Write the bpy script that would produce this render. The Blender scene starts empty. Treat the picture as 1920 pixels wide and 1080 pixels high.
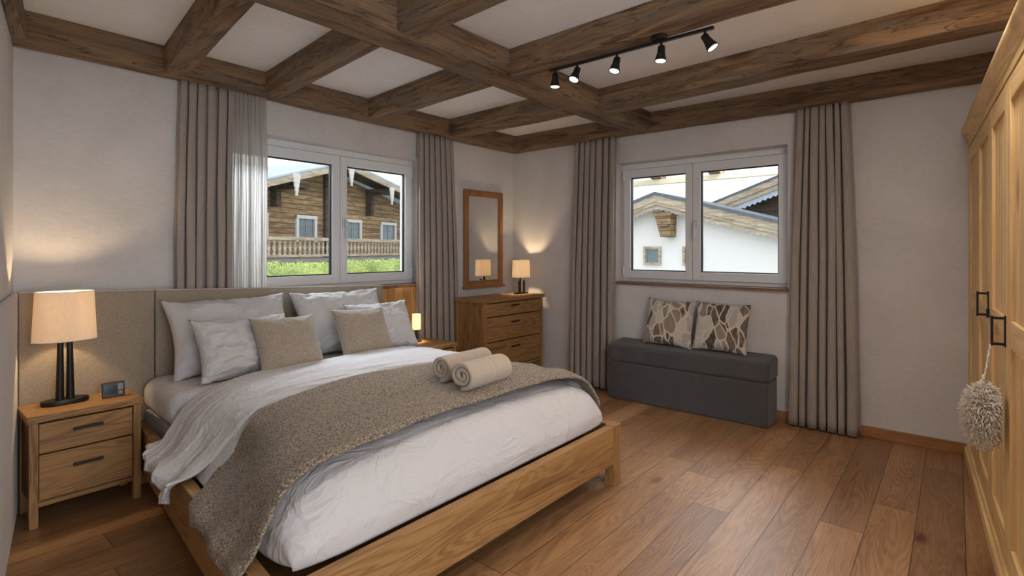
import bpy, bmesh, math, random
import numpy as np
from mathutils import Vector, Matrix, noise
PI = math.pi
random.seed(7)
sc = bpy.context.scene
C = sc.collection

# ------------------------------------------------------------------ camera
EYE = 1.30
HEAD = math.atan2(832, 996)                       # heading of the view from the X axis
fwd = Vector((math.cos(HEAD), math.sin(HEAD), 0))
cam_d = bpy.data.cameras.new('camera')
cam_d.sensor_width = 36.0
cam_d.lens = 996 / 1920 * 36.0
cam_d.shift_y = -72 / 1920.0
cam_d.clip_start = 0.02
cam_d.clip_end = 500
cam = bpy.data.objects.new('camera', cam_d)
C.objects.link(cam)
cam.location = (0, 0, EYE)
cam.rotation_euler = fwd.to_track_quat('-Z', 'Y').to_euler()
sc.camera = cam
# ------------------------------------------------------------------ view
sc.view_settings.view_transform = 'Standard'
sc.view_settings.look = 'None'
sc.view_settings.gamma = 1.0
sc.view_settings.use_curve_mapping = False
sc.view_settings.exposure = 0.0
# ------------------------------------------------------------------ world: bright overcast winter sky
w = bpy.data.worlds.new('sky')
sc.world = w
w.use_nodes = True
wn = w.node_tree
wn.nodes.clear()
wo = wn.nodes.new('ShaderNodeOutputWorld')
wb = wn.nodes.new('ShaderNodeBackground')
wt = wn.nodes.new('ShaderNodeTexCoord')
wnz = wn.nodes.new('ShaderNodeTexNoise')
wnz.inputs['Scale'].default_value = 3.0
wnz.inputs['Detail'].default_value = 5.0
wr = wn.nodes.new('ShaderNodeValToRGB')
wr.color_ramp.elements[0].position = 0.35
wr.color_ramp.elements[0].color = (0.72, 0.82, 0.95, 1)
wr.color_ramp.elements[1].position = 0.6
wr.color_ramp.elements[1].color = (0.97, 0.98, 1.0, 1)
wn.links.new(wt.outputs['Generated'], wnz.inputs['Vector'])
wn.links.new(wnz.outputs['Fac'], wr.inputs['Fac'])
wn.links.new(wr.outputs['Color'], wb.inputs['Color'])
wb.inputs['Strength'].default_value = 1.9
wn.links.new(wb.outputs['Background'], wo.inputs['Surface'])


def area(name, loc, target, sx, sy, power, col):
    l = bpy.data.lights.new(name, 'AREA')
    l.shape = 'RECTANGLE'
    l.size = sx
    l.size_y = sy
    l.energy = power
    l.color = col
    o = bpy.data.objects.new(name, l)
    C.objects.link(o)
    o.location = loc
    o.rotation_euler = (Vector(target) - Vector(loc)).to_track_quat('-Z', 'Y').to_euler()
    return o


# added fill lights out of view: one behind the camera, two under the ceiling
area('rear_fill', (0.45, -0.95, 1.25), (2.2, 2.6, 1.5), 1.3, 2.0, 25, (0.94, 0.96, 1.0))
area('ceiling_fill', (0.9, 0.75, 2.40), (0.95, 0.8, 0.0), 1.0, 1.0, 1.5, (1.0, 0.96, 0.92))
area('ceiling_fill_right', (2.45, -0.10, 2.31), (2.75, 0.45, 0.0), 0.35, 0.35, 15, (1.0, 0.95, 0.90))
# lights added outside, out of view, to strengthen skylight through the two windows
area('skylight_left_window', (2.35, 5.0, 3.05), (2.1, 2.6, 0.7), 1.9, 1.0, 270, (0.82, 0.91, 1.0))
area('skylight_right_window', (5.65, 1.7, 2.95), (3.2, 1.75, 0.5), 1.0, 1.8, 100, (0.84, 0.92, 1.0))


def point(name, loc, power, radius, col):
    l = bpy.data.lights.new(name, 'POINT')
    l.energy = power
    l.shadow_soft_size = radius
    l.color = col
    o = bpy.data.objects.new(name, l)
    C.objects.link(o)
    o.location = loc
    return o


# ------------------------------------------------------------------ materials
def srgb(r, g, b):
    f = lambda c: c / 12.92 if c <= 0.04045 else ((c + 0.055) / 1.055) ** 2.4
    return (f(r / 255), f(g / 255), f(b / 255), 1)


class NT:
    def __init__(s, name):
        s.m = bpy.data.materials.new(name)
        s.m.use_nodes = True
        s.t = s.m.node_tree
        s.t.nodes.clear()
        s.out = s.t.nodes.new('ShaderNodeOutputMaterial')

    def n(s, typ, props=None, **inp):
        nd = s.t.nodes.new('ShaderNode' + typ)
        for k, v in (props or {}).items():
            setattr(nd, k, v)
        for k, v in inp.items():
            key = int(k[1:]) if (k[0] == 'i' and k[1:].isdigit()) else k.replace('_', ' ')
            s.set(nd.inputs[key], v)
        return nd

    def set(s, sock, v):
        if isinstance(v, bpy.types.NodeSocket):
            s.t.links.new(v, sock)
        elif isinstance(v, bpy.types.Node):
            s.t.links.new(v.outputs[0], sock)
        else:
            sock.default_value = v

    def math(s, op, a, b=0.0, c=None):
        nd = s.n('Math', {'operation': op}, i0=a, i1=b)
        if c is not None:
            s.set(nd.inputs[2], c)
        return nd.outputs[0]

    def ramp(s, fac, stops, interp='LINEAR'):
        nd = s.n('ValToRGB', None, Fac=fac)
        cr = nd.color_ramp
        cr.interpolation = interp
        while len(cr.elements) < len(stops):
            cr.elements.new(0.5)
        for e, (p, c) in zip(cr.elements, stops):
            e.position = p
            e.color = c if len(c) == 4 else (*c, 1)
        return nd.outputs['Color']

    def mix(s, fac, a, b, mode='MIX'):
        nd = s.n('MixRGB', {'blend_type': mode}, Fac=fac)
        s.set(nd.inputs['Color1'], a)
        s.set(nd.inputs['Color2'], b)
        return nd.outputs['Color']

    def coords(s, rand=True):
        tc = s.n('TexCoord')
        v = tc.outputs['Object']
        if rand:
            oi = s.n('ObjectInfo')
            r = s.math('MULTIPLY', oi.outputs['Random'], 23.0)
            cx = s.n('CombineXYZ', None, X=r, Y=r, Z=r)
            v = s.n('VectorMath', {'operation': 'ADD'}, i0=v, i1=cx.outputs[0]).outputs[0]
        return v

    def scale(s, v, sx, sy, sz):
        return s.n('VectorMath', {'operation': 'MULTIPLY'}, i0=v, i1=(sx, sy, sz)).outputs[0]

    def noise(s, v, scale, detail=4.0, rough=0.5, dist=0.0):
        nd = s.n('TexNoise', None, Vector=v, Scale=scale, Detail=detail, Roughness=rough, Distortion=dist)
        return nd.outputs['Fac']

    def bsdf(s, col, rough=0.6, bump=None, bs=0.3, bd=0.01, **kw):
        b = s.n('BsdfPrincipled', None)
        s.set(b.inputs['Base Color'], col)
        s.set(b.inputs['Roughness'], rough)
        for k, v in kw.items():
            s.set(b.inputs[k.replace('_', ' ')], v)
        if bump is not None:
            bn = s.n('Bump', None, Strength=bs, Distance=bd, Height=bump)
            s.t.links.new(bn.outputs[0], b.inputs['Normal'])
        s.t.links.new(b.outputs[0], s.out.inputs['Surface'])
        return b


def wood(name, dark, mid, light, axis='X', rough=0.5, rings=14.0, stretch=12.0, base=1.6, knots=0.0, plank=None,
         bump=0.25, grey=None, contrast=0.5, gap=0.004, rand=True):
    """grain along axis; plank=(axis across, width, length or None, offset)"""
    k = NT(name)
    v = k.coords(rand)
    tone = None
    gapm = None
    if plank:
        pa, wd, ln, off = plank
        sp = k.n('SeparateXYZ', None, Vector=k.n('TexCoord').outputs['Object'])
        across = sp.outputs[pa]
        a = k.math('DIVIDE', k.math('SUBTRACT', across, off), wd)
        row = k.math('FLOOR', a)
        fr = k.math('FRACT', a)
        e = k.math('MINIMUM', fr, k.math('SUBTRACT', 1.0, fr))
        gapm = k.math('LESS_THAN', e, gap / wd * 0.5)
        rowh = k.n('TexWhiteNoise', {'noise_dimensions': '1D'}, W=row).outputs['Value']
        if ln:
            b = k.math('ADD', k.math('DIVIDE', sp.outputs[axis], ln), k.math('MULTIPLY', rowh, 5.37))
            col = k.math('FLOOR', b)
            f2 = k.math('FRACT', b)
            e2 = k.math('MINIMUM', f2, k.math('SUBTRACT', 1.0, f2))
            g2 = k.math('LESS_THAN', e2, gap / ln * 0.5)
            gapm = k.math('MAXIMUM', gapm, g2)
            cell = k.n('CombineXYZ', None, X=row, Y=col)
            h = k.n('TexWhiteNoise', {'noise_dimensions': '2D'}, Vector=cell.outputs[0])
        else:
            h = k.n('TexWhiteNoise', {'noise_dimensions': '1D'}, W=k.math('ADD', row, 0.37))
        tone = h.outputs['Value']
        shift = k.math('MULTIPLY', tone, 31.7)
        v = k.n('VectorMath', {'operation': 'ADD'}, i0=v, i1=k.n('CombineXYZ', None, X=shift, Y=shift, Z=shift).outputs[0]).outputs[0]
    s3 = {'X': (1, stretch, stretch), 'Y': (stretch, 1, stretch), 'Z': (stretch, stretch, 1)}[axis]
    lo = k.noise(k.scale(v, *s3), base * 0.45, 2.0, 0.45, 0.6)
    ring = k.math('MULTIPLY_ADD', k.math('SINE', k.math('MULTIPLY', lo, rings * 6.283)), 0.5, 0.5)
    f3 = {'X': (1.5, 60, 60), 'Y': (60, 1.5, 60), 'Z': (60, 60, 1.5)}[axis]
    fib = k.noise(k.scale(v, *f3), 3.0, 5.0, 0.65)
    m3 = {'X': (1, 7, 7), 'Y': (7, 1, 7), 'Z': (7, 7, 1)}[axis]
    big = k.noise(k.scale(v, *m3), 1.1, 4.0, 0.6)
    t = k.math('MULTIPLY_ADD', ring, 0.32 * contrast, k.math('MULTIPLY', fib, 0.55 * contrast * 1.2))
    t = k.math('ADD', t, k.math('MULTIPLY_ADD', big, 0.75, 0.13 - 0.28 * contrast))
    col = k.ramp(t, [(0.22, dark), (0.5, mid), (0.8, light)])
    if grey:
        gm = k.ramp(k.noise(k.scale(v, *m3), 2.3, 5.0, 0.6), [(0.42, (0, 0, 0)), (0.68, (1, 1, 1))])
        col = k.mix(gm, col, grey)
        cr = k.noise(k.scale(v, *{'X': (1, 16, 16), 'Y': (16, 1, 16), 'Z': (16, 16, 1)}[axis]), 1.7, 3.0, 0.5, 0.8)
        crack = k.ramp(cr, [(0.478, (1, 1, 1)), (0.497, (.22, .18, .15)), (0.503, (.22, .18, .15)), (0.522, (1, 1, 1))])
        col = k.mix(0.75, col, crack, 'MULTIPLY')
    if tone is not None:
        col = k.mix(1.0, col, k.ramp(tone, [(0, (.78, .76, .74)), (0.5, (.95, .95, .95)), (1, (1.12, 1.11, 1.09))]), 'MULTIPLY')
    if knots:
        kv = k.scale(v, *{'X': (0.45, 1, 1), 'Y': (1, 0.45, 1), 'Z': (1, 1, 0.45)}[axis])
        kd = k.n('TexVoronoi', {'feature': 'F1'}, Vector=kv, Scale=knots).outputs['Distance']
        km = k.ramp(kd, [(0.035, (.25, .16, .10)), (0.075, (.6, .5, .42)), (0.12, (1, 1, 1))])
        col = k.mix(0.85, col, km, 'MULTIPLY')
    if gapm is not None:
        col = k.mix(k.math('MULTIPLY', gapm, 0.75), col, (dark[0] * .3, dark[1] * .3, dark[2] * .3, 1))
    hgt = k.math('ADD', k.math('MULTIPLY', fib, 0.6), k.math('MULTIPLY', ring, 0.25))
    if gapm is not None:
        hgt = k.math('SUBTRACT', hgt, k.math('MULTIPLY', gapm, 1.5))
    k.bsdf(col, rough, hgt, bump, 0.004)
    return k.m


def plaster(name, c1, c2, bump=0.35):
    k = NT(name)
    v = k.coords(False)
    a = k.noise(v, 1.6, 5.0, 0.6)
    b = k.noise(k.scale(v, 1, 1, 2.2), 26.0, 5.0, 0.65)
    t = k.math('ADD', k.math('MULTIPLY', a, 0.7), k.math('MULTIPLY', b, 0.3))
    k.bsdf(k.ramp(t, [(0.36, c1), (0.64, c2)]), 0.9, k.math('ADD', b, k.math('MULTIPLY', k.noise(v, 90, 3), 0.5)), bump, 0.004)
    return k.m


def fabric(name, c1, c2, sc_=420.0, rough=0.95, mott=30.0, bs=0.3, sheen=0.2, axis3=(1, 1, 1)):
    k = NT(name)
    v = k.scale(k.coords(), *axis3)
    wv = k.n('TexWave', {'wave_type': 'BANDS', 'bands_direction': 'X'}, Vector=v, Scale=sc_ / 6.3, Distortion=2.0)
    wh = k.n('TexWave', {'wave_type': 'BANDS', 'bands_direction': 'Z'}, Vector=v, Scale=sc_ / 6.3, Distortion=2.0)
    n1 = k.noise(v, mott, 6.0, 0.75)
    wt_ = k.math('ADD', k.math('MULTIPLY', wv.outputs['Fac'], 0.5), k.math('MULTIPLY', wh.outputs['Fac'], 0.5))
    t = k.math('ADD', k.math('MULTIPLY', n1, 0.75), k.math('MULTIPLY', wt_, 0.25))
    k.bsdf(k.ramp(t, [(0.35, c1), (0.65, c2)]), rough, t, bs, 0.003, Sheen_Weight=sheen)
    return k.m


def plain(name, col, rough=0.5, metal=0.0, nz=0.0, scale=60.0, **kw):
    k = NT(name)
    v = k.coords()
    n1 = k.noise(v, scale, 3.0)
    d = tuple(c * (1 - nz) for c in col[:3]) + (1,)
    k.bsdf(k.ramp(n1, [(0.3, d), (0.7, col)]), rough, n1, 0.05, 0.001, Metallic=metal, **kw)
    return k.m


M = {}
M['plaster'] = plaster('plaster', srgb(204, 201, 200), srgb(222, 219, 218))
M['ceiling'] = plaster('ceiling_plaster', srgb(226, 225, 227), srgb(240, 239, 241), 0.5)
bd, bm_, bl, bg = srgb(48, 34, 22), srgb(96, 72, 50), srgb(142, 114, 84), srgb(120, 105, 91)
for ax in 'XY':
    M['beam' + ax] = wood('aged_beam_' + ax, bd, bm_, bl, ax, 0.85, 5, 9, 1.8, 2.0, None, 0.8, bg, 0.9)
fd, fm, fl = srgb(90, 60, 36), srgb(140, 102, 68), srgb(168, 128, 88)
M['floor'] = wood('floor_oak', fd, fm, fl, 'X', 0.40, 26, 11, 1.6, 3.4, ('Y', 0.178, 1.55, 0.323), 0.25, None, 0.6, 0.004, False)
od, om, ol = srgb(84, 56, 30), srgb(136, 98, 58), srgb(166, 126, 78)
for ax in 'XYZ':
    M['oak' + ax] = wood('oak_' + ax, od, om, ol, ax, 0.5, 12, 9, 2.4, 2.2, None, 0.2, None, 0.85)
pd, pm, pl = srgb(168, 126, 74), srgb(220, 180, 120), srgb(240, 206, 150)
M['pineZ'] = wood('pine_upright', pd, pm, pl, 'Z', 0.5, 6, 14, 2.4, 2.6, None, 0.15, None, 0.6)
M['pineX'] = wood('pine_crosswise', pd, pm, pl, 'X', 0.5, 6, 12, 2.4, 2.2, None, 0.2, None, 0.7)
M['pineplank'] = wood('pine_boards', pd, pm, pl, 'Z', 0.5, 6, 14, 2.4, 2.6, ('X', 0.082, None, 0.0), 0.15, None, 0.6, 0.005)
M['wallwood'] = wood('wall_boards', srgb(120, 80, 42), srgb(176, 128, 74), srgb(204, 160, 100), 'Z', 0.45, 6, 14, 2.4, 0, ('X', 0.085, None, 0.02), 0.15, None, 0.8, 0.002)
M['mirrorwood'] = wood('mirror_wood', srgb(96, 60, 30), srgb(138, 92, 50), srgb(160, 112, 66), 'Z', 0.4, 6, 14, 2.4, 0, None, 0.15, None, 0.6)
M['baseboard'] = wood('baseboard_oak', srgb(110, 72, 38), srgb(150, 104, 60), srgb(172, 124, 76), 'Y', 0.5, 6, 14, 2.4, 0, None, 0.15, None, 0.6)
M['headboard'] = fabric('headboard_weave', srgb(138, 126, 110), srgb(176, 163, 146), 900, 0.95, 160, 0.5)
M['sidepanel'] = fabric('padded_panel_cloth', srgb(176, 164, 152), srgb(196, 185, 173), 500, 0.9, 40, 0.1)
M['curtain'] = fabric('curtain_linen', srgb(142, 133, 126), srgb(178, 168, 160), 1200, 0.95, 220, 0.25)
M['bench'] = fabric('bench_cloth', srgb(62, 60, 61), srgb(84, 81, 81), 1200, 0.9, 200, 0.2)
M['cushion'] = fabric('taupe_cushion', srgb(128, 114, 98), srgb(190, 177, 160), 1000, 0.95, 150, 0.8, 0.4)
M['towel'] = fabric('towel_terry', srgb(168, 152, 134), srgb(204, 189, 171), 800, 1.0, 260, 1.0, 0.4)
M['white'] = NT('white_cotton')
_k = M['white']
_v = _k.coords()
_a = _k.math('ABSOLUTE', _k.math('SUBTRACT', _k.noise(_k.scale(_v, 1, 1.6, 1.3), 4.5, 3.0, 0.55, 1.4), 0.5))
_a = _k.math('MULTIPLY', _k.math('MINIMUM', _a, 0.09), -4.0)
_b = _k.noise(_k.scale(_v, 1, 2.2, 1), 9.0, 4.0, 0.55, 1.5)
_k.bsdf(srgb(199, 197, 198), 0.75, _k.math('ADD', _a, _k.math('MULTIPLY', _b, 0.55)), 0.45, 0.018, Sheen_Weight=0.15)
M['white'] = _k.m
_k = NT('knit_throw')
_v = _k.coords()
_vo = _k.n('TexVoronoi', {'feature': 'F1'}, Vector=_k.scale(_v, 1, 1.35, 1), Scale=125.0)
_n = _k.noise(_v, 320, 3, 0.7)
_t = _k.math('ADD', _k.math('MULTIPLY', _vo.outputs['Distance'], 0.8), _k.math('MULTIPLY', _n, 0.35))
_k.bsdf(_k.ramp(_t, [(0.16, srgb(216, 200, 178)), (0.42, srgb(168, 150, 128)), (0.8, srgb(96, 80, 63))]), 1.0,
        _k.math('SUBTRACT', 1.0, _t), 1.0, 0.008, Sheen_Weight=0.3)
M['throw'] = _k.m
_k = NT('leaf_print')
_v = _k.coords()
_d = _k.n('VectorMath', {'operation': 'ADD'}, i0=_k.scale(_v, 1, 1.15, 0.5),
          i1=_k.scale(_k.n('TexNoise', None, Vector=_v, Scale=5.0).outputs['Color'], .12, .12, .05)).outputs[0]
_rot = _k.n('VectorRotate', {'rotation_type': 'AXIS_ANGLE'}, Vector=_d, Axis=(1, 0, 0), Angle=0.35).outputs[0]
_c = _k.n('TexVoronoi', {'feature': 'F1'}, Vector=_rot, Scale=14.0)
_e = _k.n('TexVoronoi', {'feature': 'DISTANCE_TO_EDGE'}, Vector=_rot, Scale=14.0)
_s = _k.n('SeparateColor', None, Color=_c.outputs['Color'])
_cc = _k.ramp(_s.outputs[0], [(0, srgb(72, 62, 56)), (0.2, srgb(112, 94, 78)), (0.4, srgb(200, 190, 178)), (0.56, srgb(146, 128, 110)),
                              (0.7, srgb(176, 170, 164)), (0.85, srgb(94, 78, 64))], 'CONSTANT')
_st = _k.noise(_k.scale(_v, 1, 8, 1), 30, 3)
_cc = _k.mix(_k.ramp(_st, [(0.5, (0, 0, 0)), (0.6, (.25, .25, .25))]), _cc, srgb(205, 196, 184))
_cc = _k.mix(_k.ramp(_e.outputs['Distance'], [(0.055, (1, 1, 1)), (0.085, (0, 0, 0))]), _cc, srgb(208, 198, 185))
_k.bsdf(_cc, 0.9, _st, 0.2, 0.002)
M['leaf'] = _k.m
M['black'] = plain('matt_black_metal', srgb(34, 31, 29), 0.4, 0.3, 0.2)
M['brown_metal'] = plain('bronzed_metal', srgb(62, 48, 38), 0.38, 0.5, 0.3)
M['handle'] = plain('dark_brown_handle', srgb(52, 38, 29), 0.5, 0.1, 0.3)
M['pvc'] = plain('window_white', srgb(232, 235, 238), 0.4, 0.0, 0.02)
M['gasket'] = plain('black_gasket', srgb(38, 40, 42), 0.6)
M['chrome'] = plain('satin_metal', srgb(212, 214, 216), 0.3, 0.25)
M['mirror'] = plain('mirror_glass', (0.82, 0.83, 0.82, 1), 0.02, 1.0)
M['plastic'] = plain('black_plastic', srgb(26, 25, 26), 0.35, 0, 0.1)
M['screen'] = plain('display_glass', srgb(44, 46, 50), 0.12)
M['keypad'] = plain('grey_display', srgb(128, 128, 126), 0.3)
M['mattress'] = fabric('mattress_ticking', srgb(150, 142, 146), srgb(172, 165, 168), 600, 0.9, 60)
M['pom'] = plain('cream_wool', srgb(238, 230, 218), 1.0, 0, 0.15, Sheen_Weight=0.4)
# window glass
_k = NT('window_glass')
_tr = _k.n('BsdfTransparent', None, Color=(0.985, 0.985, 0.985, 1))
_gl = _k.n('BsdfGlossy', None, Roughness=0.01)
_fr = _k.n('Fresnel', None, IOR=1.25)
_mx = _k.n('MixShader', None, Fac=_fr.outputs[0])
_k.t.links.new(_tr.outputs[0], _mx.inputs[1])
_k.t.links.new(_gl.outputs[0], _mx.inputs[2])
_k.t.links.new(_mx.outputs[0], _k.out.inputs['Surface'])
M['glass'] = _k.m


def shade_mat(name, col, trans, emit, tint):
    k = NT(name)
    v = k.coords()
    t = k.noise(k.scale(v, 60, 60, 6), 6.0, 4.0, 0.6)
    c = k.ramp(t, [(0.3, tuple(x * .86 for x in col[:3])), (0.7, col)])
    d = k.n('BsdfDiffuse', None, Color=c)
    tl = k.n('BsdfTranslucent', None, Color=c)
    m = k.n('MixShader', None, Fac=trans)
    k.t.links.new(d.outputs[0], m.inputs[1])
    k.t.links.new(tl.outputs[0], m.inputs[2])
    e = k.n('Emission', None, Color=k.mix(1.0, c, tint, 'MULTIPLY'), Strength=emit)
    a = k.n('AddShader')
    k.t.links.new(m.outputs[0], a.inputs[0])
    k.t.links.new(e.outputs[0], a.inputs[1])
    k.t.links.new(a.outputs[0], k.out.inputs['Surface'])
    return k.m


WARM = (1.0, 0.72, 0.42)
M['shade'] = shade_mat('linen_lampshade', srgb(222, 208, 190), 0.28, 0.34, (1, .76, .50, 1))
M['shade2'] = shade_mat('cream_lampshade', srgb(236, 222, 200), 0.3, 0.35, (1, .78, .5, 1))
M['shade3'] = shade_mat('opal_lampshade', srgb(245, 235, 215), 0.5, 0.45, (1, .82, .58, 1))
_k = NT('bulb_glow')
_e = _k.n('Emission', None, Color=(1, .82, .58, 1), Strength=14.0)
_k.t.links.new(_e.outputs[0], _k.out.inputs['Surface'])
M['bulb'] = _k.m
_k = NT('sheer_voile')
_v = _k.coords()
_tr = _k.n('BsdfTransparent', None, Color=(1, 1, 1, 1))
_tl = _k.n('BsdfTranslucent', None, Color=srgb(225, 222, 218))
_df = _k.n('BsdfDiffuse', None, Color=srgb(215, 210, 205))
_m1 = _k.n('MixShader', None, Fac=0.6)
_k.t.links.new(_df.outputs[0], _m1.inputs[1])
_k.t.links.new(_tl.outputs[0], _m1.inputs[2])
_m2 = _k.n('MixShader', None, Fac=0.88)
_k.t.links.new(_tr.outputs[0], _m2.inputs[1])
_k.t.links.new(_m1.outputs[0], _m2.inputs[2])
_k.t.links.new(_m2.outputs[0], _k.out.inputs['Surface'])
M['sheer'] = _k.m
# outdoors
M['logs'] = wood('weathered_logs', srgb(88, 66, 46), srgb(150, 120, 88), srgb(196, 164, 122), 'X', 0.9, 5, 9, 0.5, 0.5, ('Z', 0.19, None, 0.0), 0.4, srgb(128, 112, 96), 0.9, 0.022, False)
M['oldwood'] = wood('silvered_wood', srgb(120, 100, 78), srgb(178, 158, 130), srgb(212, 196, 168), 'X', 0.9, 5, 10, 0.6, 0.6, None, 0.4, srgb(168, 164, 158), 0.9)
M['darkwood'] = wood('dark_eaves_wood', srgb(40, 34, 30), srgb(70, 60, 52), srgb(96, 84, 74), 'X', 0.9, 5, 10, 0.8, 0, None, 0.4, None, 0.8)
M['render'] = plain('white_render', srgb(246, 245, 243), 0.95, 0, 0.02, 3)
M['roof'] = plain('slate_roof', srgb(104, 112, 122), 0.6, 0, 0.3, 8)
M['snowroof'] = plain('frosted_roof', srgb(196, 208, 222), 0.6, 0, 0.25, 3)
M['whitewood'] = plain('white_window_wood', srgb(226, 224, 218), 0.7, 0, 0.1)
M['paneblue'] = plain('house_window_glass', srgb(118, 136, 142), 0.1, 0, 0.3, 2)
M['yellowwood'] = plain('pale_eaves_board', srgb(222, 214, 182), 0.8, 0, 0.1)
M['concrete'] = plain('balcony_concrete', srgb(150, 150, 148), 0.9, 0, 0.2)
M['grass'] = plain('snowy_meadow', srgb(190, 192, 184), 0.95, 0, 0.3, 1)
_k = NT('hedge_leaves')
_oi = _k.noise(_k.coords(False), 1.2, 4, .7)
_k.bsdf(_k.ramp(_oi, [(0.35, srgb(128, 158, 84)), (0.65, srgb(214, 224, 140))]), 0.8)
M['hedge'] = _k.m
_k = NT('snowy_mountain')
_n1 = _k.noise(_k.scale(_k.coords(False), 1, 1, 1.6), 0.09, 8, 0.72, 0.5)
_k.bsdf(_k.ramp(_n1, [(0.42, srgb(206, 214, 224)), (0.55, srgb(248, 250, 252))]), 0.95)
M['mountain'] = _k.m


# ------------------------------------------------------------------ mesh helpers
class MB:
    def __init__(s):
        s.b = bmesh.new()

    def box(s, x0, x1, y0, y1, z0, z1, mtx=None):
        vs = [s.b.verts.new((x, y, z)) for x in (x0, x1) for y in (y0, y1) for z in (z0, z1)]
        for f in ((0, 1, 3, 2), (4, 6, 7, 5), (0, 4, 5, 1), (2, 3, 7, 6), (0, 2, 6, 4), (1, 5, 7, 3)):
            s.b.faces.new([vs[i] for i in f])
        if mtx:
            for v in vs:
                v.co = mtx @ v.co
        return s

    def hexa(s, p):       # p: 4 bottom points then 4 top points (x,y,z), same order
        vs = [s.b.verts.new(q) for q in p]
        for f in ((3, 2, 1, 0), (4, 5, 6, 7), (0, 1, 5, 4), (1, 2, 6, 5), (2, 3, 7, 6), (3, 0, 4, 7)):
            s.b.faces.new([vs[i] for i in f])
        return s

    def lathe(s, prof, seg=40, c=(0, 0, 0), sx=1.0, sy=1.0, cap=True):
        rings = []
        for r, z in prof:
            rings.append([s.b.verts.new((c[0] + r * sx * math.cos(2 * PI * i / seg), c[1] + r * sy * math.sin(2 * PI * i / seg), c[2] + z)) for i in range(seg)])
        for a, b_ in zip(rings, rings[1:]):
            for i in range(seg):
                s.b.faces.new((a[i], a[(i + 1) % seg], b_[(i + 1) % seg], b_[i]))
        if cap:
            s.b.faces.new(list(reversed(rings[0])))
            s.b.faces.new(rings[-1])
        return s

    def tube(s, pts, r, seg=8, r2=None):
        pts = [Vector(p) for p in pts]
        n = len(pts)
        rings = []
        up = Vector((0, 0, 1))
        d0 = (pts[1] - pts[0]).normalized()
        if abs(d0.z) > 0.9:
            up = Vector((1, 0, 0))
        a = d0.cross(up).normalized()
        for i, p in enumerate(pts):
            d = (pts[min(i + 1, n - 1)] - pts[max(i - 1, 0)]).normalized()
            a = (a - d * a.dot(d)).normalized()
            b_ = d.cross(a)
            rr = r if r2 is None else r + (r2 - r) * i / (n - 1)
            rings.append([s.b.verts.new(p + (a * math.cos(2 * PI * k / seg) + b_ * math.sin(2 * PI * k / seg)) * rr) for k in range(seg)])
        for q, t in zip(rings, rings[1:]):
            for k in range(seg):
                s.b.faces.new((q[k], q[(k + 1) % seg], t[(k + 1) % seg], t[k]))
        s.b.faces.new(list(reversed(rings[0])))
        s.b.faces.new(rings[-1])
        return s

    def grid(s, fn, nu, nv, closed_u=False):
        vs = [[s.b.verts.new(fn(i / nu, j / nv)) for j in range(nv + 1)] for i in range(nu if closed_u else nu + 1)]
        for i in range(nu):
            i2 = (i + 1) % nu if closed_u else i + 1
            for j in range(nv):
                s.b.faces.new((vs[i][j], vs[i2][j], vs[i2][j + 1], vs[i][j + 1]))
        return vs

    def prism(s, poly, d0, d1, plane='xz'):
        """extrude a polygon"""
        if plane == 'xz':
            f = lambda p, d: (p[0], d, p[1])
        elif plane == 'yz':
            f = lambda p, d: (d, p[0], p[1])
        else:
            f = lambda p, d: (p[0], p[1], d)
        a = [s.b.verts.new(f(p, d0)) for p in poly]
        b_ = [s.b.verts.new(f(p, d1)) for p in poly]
        s.b.faces.new(a)
        s.b.faces.new(list(reversed(b_)))
        n = len(poly)
        for i in range(n):
            s.b.faces.new((a[i], a[(i + 1) % n], b_[(i + 1) % n], b_[i]))
        return s


def obj(name, mb, mat, parent=None, smooth=False, bevel=0.0, solid=0.0, subd=0, loc=None, rot=None):
    b = mb.b if isinstance(mb, MB) else mb
    bmesh.ops.recalc_face_normals(b, faces=b.faces[:])
    me = bpy.data.meshes.new(name)
    b.to_mesh(me)
    b.free()
    me.materials.append(mat)
    if smooth:
        for p in me.polygons:
            p.use_smooth = True
    o = bpy.data.objects.new(name, me)
    C.objects.link(o)
    if parent:
        o.parent = parent
    if loc:
        o.location = loc
    if rot:
        o.rotation_euler = rot
    if solid:
        m = o.modifiers.new('solid', 'SOLIDIFY')
        m.thickness = solid
        m.offset = -1
    if subd:
        m = o.modifiers.new('subd', 'SUBSURF')
        m.levels = m.render_levels = subd
    if bevel:
        m = o.modifiers.new('bevel', 'BEVEL')
        m.width = bevel
        m.segments = 2
        m.limit_method = 'ANGLE'
        m.angle_limit = 0.6
        for p in me.polygons:
            p.use_smooth = True
        wn_ = o.modifiers.new('wn', 'WEIGHTED_NORMAL')
        wn_.keep_sharp = True
    return o


def tag(o, label, cat, group=None):
    o['label'] = label
    o['category'] = cat
    if group:
        o['group'] = group
    return o


def thing(name, label, cat, loc=(0, 0, 0), rotz=0.0, group=None):
    o = bpy.data.objects.new(name, None)
    o.empty_display_size = 0.1
    C.objects.link(o)
    o.location = loc
    o.rotation_euler = (0, 0, rotz)
    return tag(o, label, cat, group)


def struct(name, mb, mat, **kw):
    o = obj(name, mb, mat, **kw)
    if o.parent is None:
        o['kind'] = 'structure'
    return o


def fbm(x, y, z, oct_=4):
    return noise.fractal(Vector((x, y, z)), 1.0, 2.0, oct_)


# ------------------------------------------------------------------ room shell
XB, YA = 4.42, 3.68
ZC, ZB = 2.485, 2.33
YR = -0.78                        # rear wall behind the wardrobe
LW = lambda y: 0.445 - 0.18 * (3.67 - y)      # x of the slanting left wall
A0, A1, AZ0, AZ1 = 1.44, 3.136, 0.995, 2.106   # window 1 opening (x, z)
B0, B1, BZ0, BZ1 = 0.975, 2.43, 1.0, 2.10      # window 2 opening (y, z)

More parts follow.
